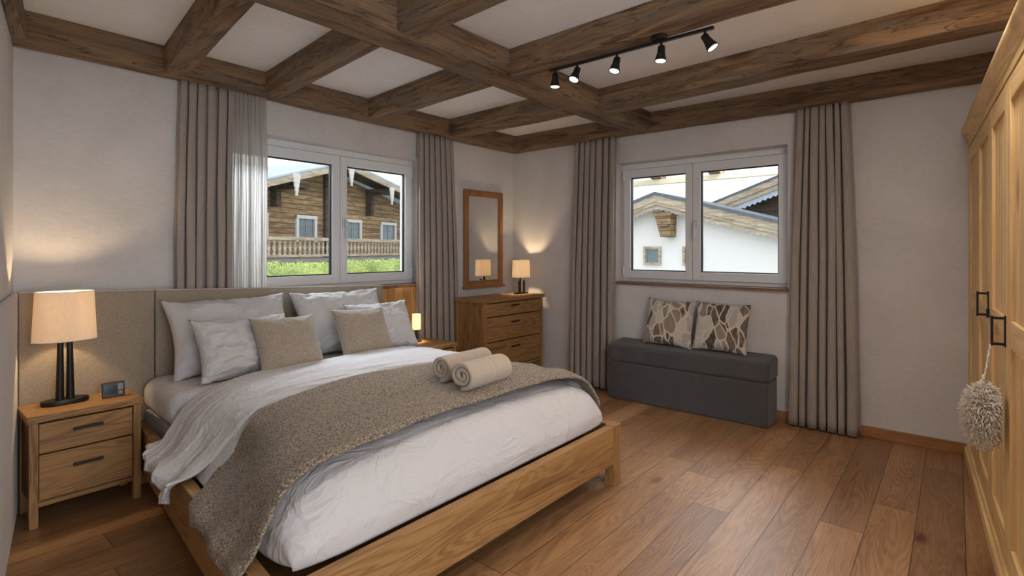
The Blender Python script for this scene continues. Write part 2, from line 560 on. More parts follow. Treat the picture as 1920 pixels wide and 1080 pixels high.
struct('floor', MB().box(-0.6, XB + .2, YR - .3, YA + .2, -0.08, 0), M['floor'])
struct('ceiling', MB().box(-0.6, XB + .3, YR - .3, YA + .3, ZC, ZC + .08), M['ceiling'])
m = MB()
m.box(0.1, A0, YA, YA + .3, 0, ZC)
m.box(A1, XB + .3, YA, YA + .3, 0, ZC)
m.box(A0, A1, YA, YA + .3, 0, AZ0)
m.box(A0, A1, YA, YA + .3, AZ1, ZC)
struct('wall_back', m, M['plaster'])
m = MB()
m.box(XB, XB + .3, YR, B0, 0, ZC)
m.box(XB, XB + .3, B1, YA, 0, ZC)
m.box(XB, XB + .3, B0, B1, 0, BZ0)
m.box(XB, XB + .3, B0, B1, BZ1, ZC)
struct('wall_right', m, M['plaster'])
m = MB()
y0, y1 = YR - .3, YA
m.hexa([(LW(y0) - .12, y0, 0), (LW(y0), y0, 0), (LW(y1), y1, 0), (LW(y1) - .12, y1, 0),
        (LW(y0) - .12, y0, ZC), (LW(y0), y0, ZC), (LW(y1), y1, ZC), (LW(y1) - .12, y1, ZC)])
struct('wall_left', m, M['plaster'])
struct('wall_rear', MB().box(1.3, XB, YR - .15, YR, 0, ZC), M['plaster'])
struct('baseboard_right', MB().box(XB - .016, XB, -.05, YA, 0, 0.075), M['baseboard'], bevel=0.003)
struct('baseboard_back', MB().box(LW(YA) + .03, XB - .016, YA - .016, YA, 0, 0.075), M['oakX'], bevel=0.003)


def window(name, along, o0, o1, z0, z1, mull, wallc, swap, handle_s):
    """along-wall coordinate runs o0..o1; depth d is measured outwards from the wall face"""
    def bx(mb, a0, a1, d0, d1, c0, c1):
        if swap:
            mb.box(wallc + d0, wallc + d1, a0, a1, c0, c1)
        else:
            mb.box(a0, a1, wallc + d0, wallc + d1, c0, c1)
        return mb
    root = bpy.data.objects.new(name, None)
    C.objects.link(root)
    root['kind'] = 'structure'
    f = MB()
    fb = z0 + .025
    bx(f, o0, o0 + .045, .125, .19, z0, z1)
    bx(f, o1 - .045, o1, .125, .19, z0, z1)
    bx(f, o0 + .045, o1 - .045, .125, .19, z1 - .05, z1)
    bx(f, o0 + .045, o1 - .045, .125, .19, z0, fb + .02)
    obj('window_frame', f, M['pvc'], root, bevel=0.003)
    bx_s = MB()
    bx(bx_s, o0 - .005, o1 + .005, -.03, .125, z0 - .018, z0 + .004)
    obj('window_sill', bx_s, M['sillwood'], root, bevel=0.003)
    for k, (a0, a1, g0, g1) in enumerate(((o0 + .022, mull, None, None), (mull, o1 - .022, None, None))):
        s = MB()
        gl0, gl1 = a0 + (.068 if k == 0 else .062), a1 - (.068 if k == 0 else .07)
        gz0, gz1 = z0 + .105, z1 - .13
        c0, c1 = z0 + .035, z1 - .055
        bx(s, a0 + .002, gl0, .105, .165, c0, c1)
        bx(s, gl1, a1 - .002, .105, .165, c0, c1)
        bx(s, gl0, gl1, .105, .165, c0, gz0)
        bx(s, gl0, gl1, .105, .165, gz1, c1)
        so = obj('window_sash', s, M['pvc'], root, bevel=0.004)
        gk = MB()
        t = .009
        bx(gk, gl0, gl0 + t, .128, .15, gz0, gz1)
        bx(gk, gl1 - t, gl1, .128, .15, gz0, gz1)
        bx(gk, gl0 + t, gl1 - t, .128, .15, gz0, gz0 + t)
        bx(gk, gl0 + t, gl1 - t, .128, .15, gz1 - t, gz1)
        obj('gasket', gk, M['gasket'], so)
        g = MB()
        bx(g, gl0, gl1, .138, .142, gz0, gz1)
        obj('window_pane', g, M['glass'], so)
        hs = o0 + .012 if k == 0 else o1 - .03
        for hz in (c0 + .02, c1 - .1):
            h = MB()
            bx(h, hs, hs + .016, .10, .125, hz, hz + .09)
            obj('hinge', h, M['pvc'], so, bevel=0.004)
        if k == handle_s:
            hd = MB()
            hc = (a1 - .03) if k == 0 else (a0 + .03)
            hzz = z0 + .52
            bx(hd, hc - .013, hc + .013, .092, .105, hzz - .035, hzz + .035)
            bx(hd, hc - .007, hc + .007, .060, .092, hzz + .005, hzz + .02)
            bx(hd, hc - .009, hc + .009, .052, .066, hzz - .125, hzz + .022)
            obj('window_handle', hd, M['chrome'], so, bevel=0.004)
    return root


M['sillwood'] = wood('sill_wood', srgb(84, 60, 44), srgb(118, 88, 66), srgb(140, 110, 84), 'Y', 0.6, 6, 12, 2.0, 0, None, 0.2, None, 0.6)
window('window_1', 'x', A0, A1, AZ0, AZ1, 2.386, YA, False, 1)
window('window_2', 'y', B0, B1, BZ0, BZ1, 1.747, XB, True, 0)


# ------------------------------------------------------------------ ceiling beams
def beam(p0, p1, q0, q1, z0, z1, ax, label, seed, group='exposed ceiling beams'):
    """p0->p1 one long bottom edge, q0->q1 the other (x, y)"""
    L = (Vector(p1) - Vector(p0)).length
    n = max(4, int(L / 0.05))
    rows = 5
    loop = []                                             # cross-section params (s across 0..1, t up 0..1)
    for i in range(rows):
        loop.append((i / rows, 0))
    for i in range(rows):
        loop.append((1, i / rows))
    for i in range(rows):
        loop.append((1 - i / rows, 1))
    for i in range(rows):
        loop.append((0, 1 - i / rows))
    mb = MB()
    rings = []
    for k in range(n + 1):
        t = k / n
        a = Vector(p0).lerp(Vector(p1), t)
        b_ = Vector(q0).lerp(Vector(q1), t)
        ring = []
        for s, u in loop:
            rs, ru = s, u
            # rounded arris at the lower corners
            if u == 0 and s in (0, 1):
                rs = abs(s - 0.05)
                ru = 0.04
            p = a.lerp(b_, rs)
            z = z0 + (z1 - z0) * ru
            dn = fbm(p.x * 2.1 + seed, p.y * 2.1, z * 5, 3) * 0.007
            dm = fbm(p.x * 9, p.y * 9 + seed, z * 9, 2) * 0.002
            if u < 1 and (s == 0 or s == 1):
                d = (a - b_).normalized() * (1 if s == 0 else -1)
                p = p + d * (dn + dm)
            if u == 0:
                z += dn + dm
            ring.append(mb.b.verts.new((p.x, p.y, z)))
        rings.append(ring)
    m_ = len(loop)
    for r0, r1 in zip(rings, rings[1:]):
        for i in range(m_):
            mb.b.faces.new((r0[i], r0[(i + 1) % m_], r1[(i + 1) % m_], r1[i]))
    mb.b.faces.new(list(reversed(rings[0])))
    mb.b.faces.new(rings[-1])
    o = obj('ceiling_beam', mb, M['beam' + ax], None, smooth=True)
    mm = o.modifiers.new('es', 'EDGE_SPLIT')
    mm.split_angle = 0.7
    return tag(o, label, 'beam', group)


ZT = ZC - 0.001
beam((0.40, 3.53), (4.42, 3.53), (0.40, 3.68), (4.42, 3.68), ZB, ZT, 'X', 'long wall beam above the headboard wall and its window', 1, 'wall beams')
beam((4.28, -.7), (4.28, 3.53), (4.42, -.7), (4.42, 3.53), ZB, ZT, 'Y', 'wall beam above the window with the grey bench', 2, 'wall beams')
beam((LW(-.7), -.7), (LW(3.53), 3.53), (LW(-.7) + .05, -.7), (LW(3.53) + .05, 3.53), ZB, ZT, 'Y', 'short stretch of wall beam in the far left ceiling corner', 3, 'wall beams')
beam((0.0, 2.03), (4.28, 2.02), (0.0, 2.265), (4.28, 2.265), ZB, ZT, 'X', 'widest main beam crossing the middle of the ceiling', 4, 'main beam')
cl = ['first cross beam from the left, between main beam and headboard wall',
      'second cross beam from the left, behind the main beam',
      'third cross beam from the left, above the window corner',
      'cross beam nearest the mirror corner, behind the main beam']
for k, (a, b_, c, d) in enumerate((((1.072, 3.53), (.905, 2.265), (1.200, 3.53), (1.03, 2.265)), ((1.665, 3.53), (1.543, 2.265), (1.79, 3.53), (1.665, 2.265)),
                                   ((2.472, 3.53), (2.362, 2.265), (2.612, 3.53), (2.522, 2.265)), ((3.335, 3.53), (3.272, 2.265), (3.50, 3.53), (3.475, 2.265)))):
    beam(a, b_, c, d, ZB + .003, ZT, 'Y', cl[k], 5 + k, 'cross beams')
cl = ['cross beam cut by the top of the frame, left of the track light', 'cross beam carrying the black track light', 'cross beam running from the main beam towards the wardrobe']
for k, (a, b_, c, d) in enumerate((((1.579, 2.03), (1.50, -.7), (1.722, 2.03), (1.60, -.7)), ((2.397, 2.03), (2.30, -.7), (2.52, 2.03), (2.43, -.7)),
                                   ((3.412, 2.03), (3.20, -.7), (3.63, 2.03), (3.39, -.7)))):
    beam(a, b_, c, d, ZB + .003, ZT, 'Y', cl[k], 11 + k, 'cross beams')

# ------------------------------------------------------------------ track light
t = thing('track_light', 'black ceiling track light with five lit spots under a beam', 'track light', (2.43, 1.3, ZB))
obj('track_rail', MB().box(-.009, .009, -.46, .45, -.032, -.018), M['black'], t, bevel=0.002)
obj('ceiling_canopy', MB().lathe([(.036, 0), (.038, -.004), (.038, -.018), (.034, -.022)], 32, (0.0, -.2, .002)), M['black'], t, smooth=False)
for sy, dx, dy in ((.415, -.05, .0), (.27, -.45, .10), (.03, -.28, .10), (-.21, -.12, .02), (-.42, .12, -.60)):
    sp = MB().tube([(0, sy, -.03), (0, sy, -.055)], .006, 10)
    h = obj('spot_head', sp, M['black'], t)
    ax = Vector((dx, dy, -1)).normalized()
    q = Vector((0, 0, -1)).rotation_difference(ax)
    can = MB()
    prof = [(.010, .012), (.017, .008), (.018, -.02), (.021, -.035), (.028, -.062), (.028, -.066), (.025, -.066), (.023, -.058), (.002, -.054)]
    can.lathe(prof, 28, (0, 0, 0))
    for v in can.b.verts:
        v.co = q @ v.co + Vector((0, sy, -.058))
    c_ = obj('spot_housing', can, M['black'], h, smooth=True)
    bl_ = MB().lathe([(.0235, 0), (.0235, -.004), (.004, -.006)], 24)
    for v in bl_.b.verts:
        v.co = q @ (v.co + Vector((0, 0, -.060))) + Vector((0, sy, -.058))
    obj('spot_lamp', bl_, M['bulb'], h)
    L = bpy.data.lights.new('spot_beam', 'SPOT')
    L.energy = 8
    L.color = (1.0, .78, .55)
    L.spot_size = math.radians(140)
    L.spot_blend = 0.9
    L.shadow_soft_size = 0.02
    lo = bpy.data.objects.new('spot_beam', L)
    C.objects.link(lo)
    lo.parent = t
    lo.location = Vector((0, sy, -.058)) + ax * 0.075
    lo.rotation_euler = ax.to_track_quat('-Z', 'Y').to_euler()


# ------------------------------------------------------------------ curtains
def curtain(name, label, mat, horiz, fixed, top, bot, z0, z1, n, amp, seed, group, thick=0.002, hem=0.0, nx=None):
    """horiz: 'x' or 'y' direction of width; fixed: centre of the folds on the other axis; top/bot = (a0, a1)"""
    nx = nx or n * 22
    mb = MB()
    rr = random.Random(seed)
    # irregular pleats
    ph = [0.0]
    for i in range(n):
        ph.append(ph[-1] + rr.uniform(0.55, 1.6))
    ph = [p / ph[-1] for p in ph]
    amps = [rr.uniform(0.6, 1.0) for _ in range(n + 1)]

    def f(u, v):
        i = min(n - 1, max(0, int(np.searchsorted(ph, u, side='right')) - 1))
        loc = (u - ph[i]) / (ph[i + 1] - ph[i])
        phase = 2 * PI * loc
        a = amp * (amps[i] * (1 - loc) + amps[i + 1] * loc)
        z = z0 + (z1 - z0) * v
        spread = v ** 1.6
        wob = fbm(u * 6 + seed, v * 1.6, seed, 2) * 0.35
        off = a * (math.cos(phase + wob * 1.1)) * (0.62 + 0.38 * (1 - v) + 0.15 * wob)
        a0 = bot[0] + (top[0] - bot[0]) * spread
        a1 = bot[1] + (top[1] - bot[1]) * spread
        w_ = (a1 - a0)
        s = u + 0.22 / n * math.sin(2 * phase + wob)
        x = a0 + w_ * s + fbm(u * 9, v * 2.5, seed + 3, 2) * 0.006
        zz = z + (hem * math.sin(phase) * (1 - v) if v < .02 else 0)
        off = max(-amp, min(amp, off))
        return (x, fixed + off, zz) if horiz == 'x' else (fixed + off, x, zz)
    mb.grid(f, nx, 34)
    o = obj(name, mb, mat, None, smooth=True, solid=thick)
    return tag(o, label, 'curtain', group)


curtain('curtain', 'grey curtain left of the chalet window, beside the sheer', M['curtain'], 'x', 3.632, (1.185, 1.495), (1.165, 1.485), 1.0, 2.335, 6, .034, 3, 'grey linen curtains')
curtain('sheer_curtain', 'off white sheer curtain in narrow folds beside the left window', M['sheer'], 'x', 3.622, (1.485, 1.715), (1.475, 1.72), 1.0, 2.335, 9, .020, 9, None, 0.0)
curtain('curtain', 'grey curtain between the left window and the mirror', M['curtain'], 'x', 3.628, (3.06, 3.46), (3.05, 3.54), 0.015, 2.335, 7, .036, 5, 'grey linen curtains')
curtain('curtain', 'grey curtain between the mirror corner and the bench', M['curtain'], 'y', 4.355, (2.40, 2.825), (2.42, 2.885), 0.012, 2.335, 7, .045, 11, 'grey linen curtains')
curtain('curtain', 'long grey curtain right of the bench, nearest the wardrobe', M['curtain'], 'y', 4.355, (0.565, .905), (0.505, .965), 0.012, 2.335, 7, .048, 15, 'grey linen curtains')


# ------------------------------------------------------------------ wall panels and headboard
def ztop(x):
    return 1.082 - (x - 0.46) * 0.0355


def panel(x0, x1, y0, y1, z0, dz=0.0):
    mb = MB()
    mb.hexa([(x0, y0, z0), (x1, y0, z0), (x1, y1, z0), (x0, y1, z0),
             (x0, y0, ztop(x0) + dz), (x1, y0, ztop(x1) + dz), (x1, y1, ztop(x1) + dz), (x0, y1, ztop(x0) + dz)])
    return mb


p = thing('upholstered_panel', 'woven beige wall panel behind the left bedside lamp', 'wall panel', (0, 0, 0))
obj('padding', panel(.452, 1.035, 3.562, 3.586, 0.02), M['headboard'], p, bevel=0.006)
obj('top_edge', panel(.452, 1.035, 3.565, 3.59, 1.035).__class__() .hexa([(.452, 3.564, ztop(.452)), (1.035, 3.564, ztop(1.035)), (1.035, 3.592, ztop(1.035)), (.452, 3.592, ztop(.452)),
    (.452, 3.564, ztop(.452) + .007), (1.035, 3.564, ztop(1.035) + .007), (1.035, 3.592, ztop(1.035) + .007), (.452, 3.592, ztop(.452) + .007)]), M['sidepanel'], p)
m = MB()
ya, yb = 0.6, 3.56
off = 0.024
g0, g1 = [(LW(ya), ya), (LW(ya) + off, ya), (LW(yb) + off, yb), (LW(yb), yb)], None
m.hexa([(x, y, 0.0) for x, y in g0] + [(x, y, 1.088) for x, y in g0])
sp_ = obj('side_panel', m, M['sidepanel'], None, bevel=0.012)
tag(sp_, 'tall padded light panel along the left wall', 'wall panel')
pw = obj('wood_panel', MB().box(2.50, 3.20, 3.657, 3.679, 0.0, 0.974), M['wallwood'])
tag(pw, 'vertical oak boarding under the left window beside the headboard', 'wall panel')


# ------------------------------------------------------------------ furniture with drawers
def handle_bar(x0, x1, y, z):
    mb = MB()
    mb.box(x0, x1, y - .016, y - .008, z - .007, z + .007)
    mb.box(x0 + .004, x0 + .014, y - .008, y, z - .005, z + .005)
    mb.box(x1 - .014, x1 - .004, y - .008, y, z - .005, z + .005)
    return mb


def drawer_unit(name, label, cat, x0, x1, y0, y1, h, tt, leg, drawers, over, hw, hoff, group=None, sidegap=.0):
    cx, cy = (x0 + x1) / 2, (y0 + y1) / 2
    t_ = thing(name, label, cat, (cx, cy, 0), 0, group)
    X0, X1, Y0, Y1 = x0 - cx, x1 - cx, y0 - cy, y1 - cy
    obj('top', MB().box(X0 - over, X1 + over, Y0 - over, Y1, h - tt, h), M['oakX'], t_, bevel=0.003)
    for lx in (X0, X1 - leg):
        for ly in (Y0, Y1 - leg):
            obj('leg', MB().box(lx, lx + leg, ly, ly + leg, 0, h - tt), M['oakZ'], t_, bevel=0.002)
    zb = drawers[-1][0] - .028
    b_ = MB()
    b_.box(X0 + .006, X0 + .024, Y0 + leg, Y1 - leg, zb + .02, h - tt)
    b_.box(X1 - .024, X1 - .006, Y0 + leg, Y1 - leg, zb + .02, h - tt)
    b_.box(X0 + leg, X1 - leg, Y1 - .02, Y1 - .008, zb + .02, h - tt)
    b_.box(X0 + leg, X1 - leg, Y0 + .02, Y1 - .02, zb + .015, zb + .03)
    obj('body', b_, M['oakZ'], t_)
    obj('rail', MB().box(X0 + leg, X1 - leg, Y0 + .004, Y0 + .022, zb, zb + .022), M['oakX'], t_, bevel=0.0015)
    for z0, z1 in drawers:
        d = obj('drawer', MB().box(X0 + leg + .003, X1 - leg - .003, Y0 + .006, Y0 + .2, z0 + .003, z1 - .003), M['oakX'], t_, bevel=0.002)
        hz = z0 + (z1 - z0) * hoff
        obj('handle', handle_bar(-hw / 2 + (0.0), hw / 2, Y0 + .006, hz), M['handle'], d, bevel=0.001)
    return t_


drawer_unit('nightstand', 'oak two-drawer nightstand left of the bed, under the large lamp', 'nightstand', .452, .893, 3.285, 3.556, .525, .034, .034,
            [(.338, .484), (.122, .336)], .008, .118, .64, 'oak nightstands')
drawer_unit('nightstand', 'oak nightstand beyond the bed with the small cylinder lamp', 'nightstand', 2.795, 3.115, 3.21, 3.56, .522, .03, .03,
            [(.338, .484), (.122, .336)], .008, .10, .62, 'oak nightstands')
drawer_unit('dresser', 'oak three-drawer dresser in the corner under the mirror', 'dresser', 3.465, 4.335, 3.215, 3.585, .852, .034, .035,
            [(.688, .81), (.46, .684), (.215, .456)], .016, .118, .72)

# ------------------------------------------------------------------ mirror
t = thing('wall_mirror', 'tall wall mirror with brown wooden frame above the dresser', 'mirror', (3.94, YA, 1.41))
fr = MB()
hw_, hh, fw = .282, .482, .052
for x0, x1, z0, z1 in ((-hw_, -hw_ + fw, -hh, hh), (hw_ - fw, hw_, -hh, hh), (-hw_ + fw, hw_ - fw, hh - fw, hh), (-hw_ + fw, hw_ - fw, -hh, -hh + fw)):
    fr.box(x0, x1, -.032, -.002, z0, z1)
obj('mirror_frame', fr, M['mirrorwood'], t, bevel=0.006)
ins = MB()
a_, b2 = hw_ - fw, hh - fw
for x0, x1, z0, z1 in ((-a_, -a_ + .012, -b2, b2), (a_ - .012, a_, -b2, b2), (-a_ + .012, a_ - .012, b2 - .012, b2), (-a_ + .012, a_ - .012, -b2, -b2 + .012)):
    ins.box(x0, x1, -.024, -.01, z0, z1)
obj('inner_molding', ins, M['mirrorwood'], t, bevel=0.003)
obj('ledge', MB().box(-hw_ - .01, hw_ + .025, -.045, -.002, -hh - .012, -hh + .004), M['mirrorwood'], t, bevel=0.003)
obj('mirror_glass', MB().box(-a_ + .002, a_ - .002, -.016, -.012, -b2 + .002, b2 - .002), M['mirror'], t)

# ------------------------------------------------------------------ table lamps
t = thing('table_lamp', 'large table lamp with oval linen shade and twin black columns', 'lamp', (.612, 3.452, .525), 0)
obj('lamp_base', MB().lathe([(.09, 0), (.096, .004), (.096, .018), (.092, .023)], 48, (0, 0, 0), 1.0, .52), M['black'], t, smooth=False, bevel=0.002)
for s in (-1, 1):
    c = MB().tube([(s * .021, 0, .02), (s * .018, 0, .36)], .0175, 14, .0115)
    obj('column', c, M['black'], t, smooth=True, bevel=0.001)
sh = MB()
sh.lathe([(.130, .318), (.1295, .32), (.118, .562), (.1175, .565)], 64, (0, 0, 0), 1.0, .66, cap=False)
obj('lamp_shade', sh, M['shade'], t, smooth=True, solid=.002)
ring = MB()
for z, r in ((.319, .1295), (.563, .1175)):
    ring.tube([(r * math.cos(2 * PI * i / 48), r * .66 * math.sin(2 * PI * i / 48), z) for i in range(49)], .0016, 6)
ring.tube([(-.117, 0, .548), (.117, 0, .548)], .0015, 6)
ring.tube([(0, 0, .36), (0, 0, .572)], .003, 8)
obj('shade_frame', ring, M['chrome'], t)
point('bedside_bulb', (.612, 3.452,   .525 + .482), 8.0, .018, WARM)

t = thing('table_lamp', 'small cream-shaded table lamp on the dresser beside the mirror', 'lamp', (4.215, 3.40, .852), -.12)
obj('lamp_base', MB().box(-.07, .07, -.035, .035, 0, .012), M['brown_metal'], t, bevel=0.002)
for cx_, r_ in ((-.034, .014), (.0, .012), (.034, .014)):
    obj('column', MB().tube([(cx_, -.008 if cx_ else .012, .01), (cx_, -.008 if cx_ else .012, .135 if cx_ else .165)], r_ * .8, 14), M['brown_metal'], t, smooth=False, bevel=0.001)
sh = MB()


def squircle(a, ex=5.0):
    c_, s_ = math.cos(a), math.sin(a)
    r = (abs(c_) ** ex + abs(s_) ** ex) ** (-1 / ex)
    return r * c_, r * s_


def sqf(u, v):
    x, y = squircle(u * 2 * PI)
    r = .098 - .006 * v
    return (x * r, y * r * .5, .165 + v * .175)


sh.grid(sqf, 64, 6, True)
obj('lamp_shade', sh, M['shade2'], t, smooth=True, solid=.002)
obj('finial', MB().tube([(0, 0, .15), (0, 0, .355)], .002, 6).tube([(-.09, 0, .33), (.09, 0, .33)], .0015, 6), M['chrome'], t)
point('dresser_bulb', (4.215, 3.40,   .852 + .275), 7.0, .015, WARM)

t = thing('table_lamp', 'small cylinder lamp with dark stem on the right nightstand', 'lamp', (2.93, 3.50, .522))
obj('lamp_base', MB().lathe([(.042, 0), (.044, .003), (.044, .012), (.04, .016)], 32), M['brown_metal'], t, bevel=0.001)
obj('stem', MB().tube([(0, 0, .014), (0, 0, .105)], .011, 12), M['brown_metal'], t, smooth=False)
sh = MB().lathe([(.036, .104), (.0365, .106), (.0365, .232), (.036, .234)], 32, cap=False)
obj('lamp_shade', sh, M['shade3'], t, smooth=True, solid=.0015)
point('cylinder_bulb', (2.93, 3.50, .522 + .17), 5.5, .015, WARM)

# ------------------------------------------------------------------ clock
t = thing('alarm_clock', 'small black digital clock on the left nightstand', 'clock', (.800, 3.40, .525), -.08)
tl = Matrix.Rotation(-.10, 4, 'X')
obj('case', MB().box(-.048, .048, -.010, .010, 0, .078, tl), M['plastic'], t, bevel=0.003)
obj('display', MB().box(-.040, .014, -.0115, -.009, .018, .062, tl), M['screen'], t)
obj('grey_panel', MB().box(.019, .040, -.0115, -.009, .036, .068, tl), M['keypad'], t)
obj('button', MB().box(.021, .038, -.0125, -.009, .014, .030, tl), M['keypad'], t, bevel=.001)

# ------------------------------------------------------------------ bed
XL = lambda y: .69 + .118 * (y - 1.436)
XR = lambda y: 2.66 + .05 * (y - 1.436)
bed = thing('bed', 'wide oak bed frame with beige headboard and low side rails', 'bed', (0, 0, 0))
RT, RB = .334, .125


def quad_prism(pts, z0, z1):
    return MB().hexa([(x, y, z0) for x, y in pts] + [(x, y, z1) for x, y in pts])


th = .048
yf, yh = 1.436, 3.555
obj('foot_rail', quad_prism([(XL(yf) + .075, yf), (XR(yf) - .075, yf), (XR(yf) - .075, yf + th), (XL(yf) + .075, yf + th)], RB, RT - .004), M['oakX'], bed, bevel=0.003)
obj('side_rail', quad_prism([(XL(yf + .055), yf + .055), (XL(yf + .055) + th, yf + .055), (XL(yh) + th, yh), (XL(yh), yh)], RB - .02, RT - .004), M['oakY'], bed, bevel=0.003)
obj('side_rail', quad_prism([(XR(yf + .055) - th, yf + .055), (XR(yf + .055), yf + .055), (XR(yh), yh), (XR(yh) - th, yh)], RB, RT - .004), M['oakY'], bed, bevel=0.003)
for xx in (XL(yf), XR(yf) - .075):
    obj('leg', MB().box(xx, xx + .075, yf - .004, yf + .055, 0, RT), M['oakZ'], bed, bevel=0.003)
for xx in (XL(3.46), XR(3.46) - .09):
    obj('leg', MB().box(xx, xx + .09, 3.46, 3.55, 0, RT - .03), M['oakZ'], bed, bevel=0.003)
obj('slat_base', quad_prism([(XL(1.5) + th, 1.5), (XR(1.5) - th, 1.5), (XR(yh) - th, yh), (XL(yh) + th, yh)], .20, .235), M['oakX'], bed)
hbx0, hbx1 = 1.040, 2.632
hb = obj('headboard', panel(hbx0, hbx1, 3.560, 3.586, .10), M['headboard'], bed, bevel=0.006)
tp = MB()
tp.hexa([(hbx0, 3.562, ztop(hbx0)), (hbx1, 3.562, ztop(hbx1)), (hbx1, 3.592, ztop(hbx1)), (hbx0, 3.592, ztop(hbx0)),
         (hbx0, 3.562, ztop(hbx0) + .007), (hbx1, 3.562, ztop(hbx1) + .007), (hbx1, 3.592, ztop(hbx1) + .007), (hbx0, 3.592, ztop(hbx0) + .007)])
obj('top_edge', tp, M['sidepanel'], hb)

# mattress with fitted sheet
def rbox(x0, x1, y0, y1, z0, z1, r, nz=3, n=14, wob=0.0, seed=0):
    """soft rounded block"""
    mb = MB()
    mb.box(x0, x1, y0, y1, z0, z1)
    bmesh.ops.subdivide_edges(mb.b, edges=mb.b.edges[:], cuts=n, use_grid_fill=True)
    c = Vector(((x0 + x1) / 2, (y0 + y1) / 2, (z0 + z1) / 2))
    h = Vector(((x1 - x0) / 2, (y1 - y0) / 2, (z1 - z0) / 2))
    for v in mb.b.verts:
        d = v.co - c
        d = Vector([h[i_] * math.sin(max(-1, min(1, d[i_] / h[i_])) * PI / 2) for i_ in range(3)])
        q = Vector((max(-h.x + r, min(h.x - r, d.x)), max(-h.y + r, min(h.y - r, d.y)), max(-h.z + r, min(h.z - r, d.z))))
        e = d - q
        if e.length > 1e-6:
            e = e.normalized() * r
        v.co = c + q + e
        if wob:
            v.co += Vector((fbm(v.co.x * 3, v.co.y * 3, seed), fbm(v.co.y * 3, v.co.z * 4, seed + 4), fbm(v.co.x * 3, v.co.y * 4, seed + 9))) * wob
    return mb


mt = thing('mattress', 'thick mattress with pale fitted sheet on the oak bed frame', 'mattress', (0, 0, 0))
mb = rbox(.975, 2.68, 1.62, 3.552, .236, .40, .03, n=10)
for v in mb.b.verts:
    k_ = (3.55 - v.co.y) / 2.0
    if v.co.y < 2.95 and v.co.x < 1.5:
        v.co.x = max(v.co.x, XL(v.co.y) + .30)
obj('core', mb, M['mattress'], mt, smooth=True)
mb = rbox(.968, 2.66, 1.64, 3.556, .385, .575, .075, n=26, wob=.006, seed=2)
for v in mb.b.verts:
    k_ = (3.55 - v.co.y) / 2.0
    if v.co.x < 1.6:
        v.co.x -= .10 * k_
    if v.co.y < 2.95 and v.co.x < 1.5:
        v.co.x = max(v.co.x, XL(v.co.y) + .36)
    if v.co.y < 2.9:
        v.co.z -= .03 * min(1, (2.9 - v.co.y) / .15) * (v.co.z > .5)
sheet = obj('fitted_sheet', mb, M['white'], mt, smooth=True)


# duvet surfaces
def smoothpath(pts, n):
    P = np.array(pts, float)
    # catmull-rom resample
    Q = []
    Pp = np.vstack([2 * P[0] - P[1], P, 2 * P[-1] - P[-2]])
    for i in range(1, len(Pp) - 2):
        for t_ in np.linspace(0, 1, 12, endpoint=False):
            a, b_, c, d = Pp[i - 1], Pp[i], Pp[i + 1], Pp[i + 2]
            Q.append(0.5 * ((2 * b_) + (-a + c) * t_ + (2 * a - 5 * b_ + 4 * c - d) * t_ ** 2 + (-a + 3 * b_ - 3 * c + d) * t_ ** 3))
    Q.append(P[-1])
    Q = np.array(Q)
    s = np.concatenate([[0], np.cumsum(np.hypot(*np.diff(Q, axis=0).T))])
    s /= s[-1]
    return lambda t_: (float(np.interp(t_, s, Q[:, 0])), float(np.interp(t_, s, Q[:, 1])))


def crown(x):
    return .022 * math.sin(PI * min(1, max(0, (x - .9) / 1.7)))


def side_path(y, k, outer=False, lift=0.0):
    """cross-section of the bedding: (x, z) from the left side over the top to the right; k = how gently the left side slopes"""
    a, b_ = XL(y), XR(y)
    if outer:
        p = [(a - .030, .300), (a - .028, .335), (a - .005, .350), (a + .030 + .06 * k, .385), (a + .055 + .12 * k, .45), (a + .12 + .12 * k, .52 + lift)]
    else:
        p = [(a + .056, .336), (a + .052 + .03 * k, .36), (a + .055 + .06 * k, .39), (a + .065 + .12 * k, .45), (a + .135 + .12 * k, .52)]
    p += [(a + .29 + .07 * k, .578 + lift), (a + .60, .598 + lift), (a + .85, .600 + lift), (b_ - .75, .602 + lift), (b_ - .32, .592 + lift), (b_ - .14, .56 + lift)]
    p += [(b_ - .055, .50), (b_ - .03, .44)] if outer else [(b_ - .055, .49), (b_ - .032, .41), (b_ - .05, .345)]
    return smoothpath(p, 0)


def table(outer, lift):
    return [[side_path(y_, k_, outer, lift) for k_ in (0, 1)] for y_ in (1.4, 3.2)]


def look(tab, u, y):
    p, q = (y - 1.4) / 1.8, math.exp(-((y - 2.30) / .38) ** 2)
    r = [0, 0]
    for i_, wi in ((0, 1 - p), (1, p)):
        for j_, wj in ((0, 1 - q), (1, q)):
            c_ = tab[i_][j_](u)
            r[0] += c_[0] * wi * wj
            r[1] += c_[1] * wi * wj
    return r


_bt, _ft, _tt = table(False, 0), table(True, .014), table(True, .036)
body = lambda u, y: look(_bt, u, y)


foot_path = smoothpath([(2.92, -.012), (2.6, 0), (2.2, 0), (1.85, -.002), (1.70, -.016), (1.61, -.052), (1.545, -.11), (1.508, -.175), (1.492, -.225), (1.488, -.262)], 0)


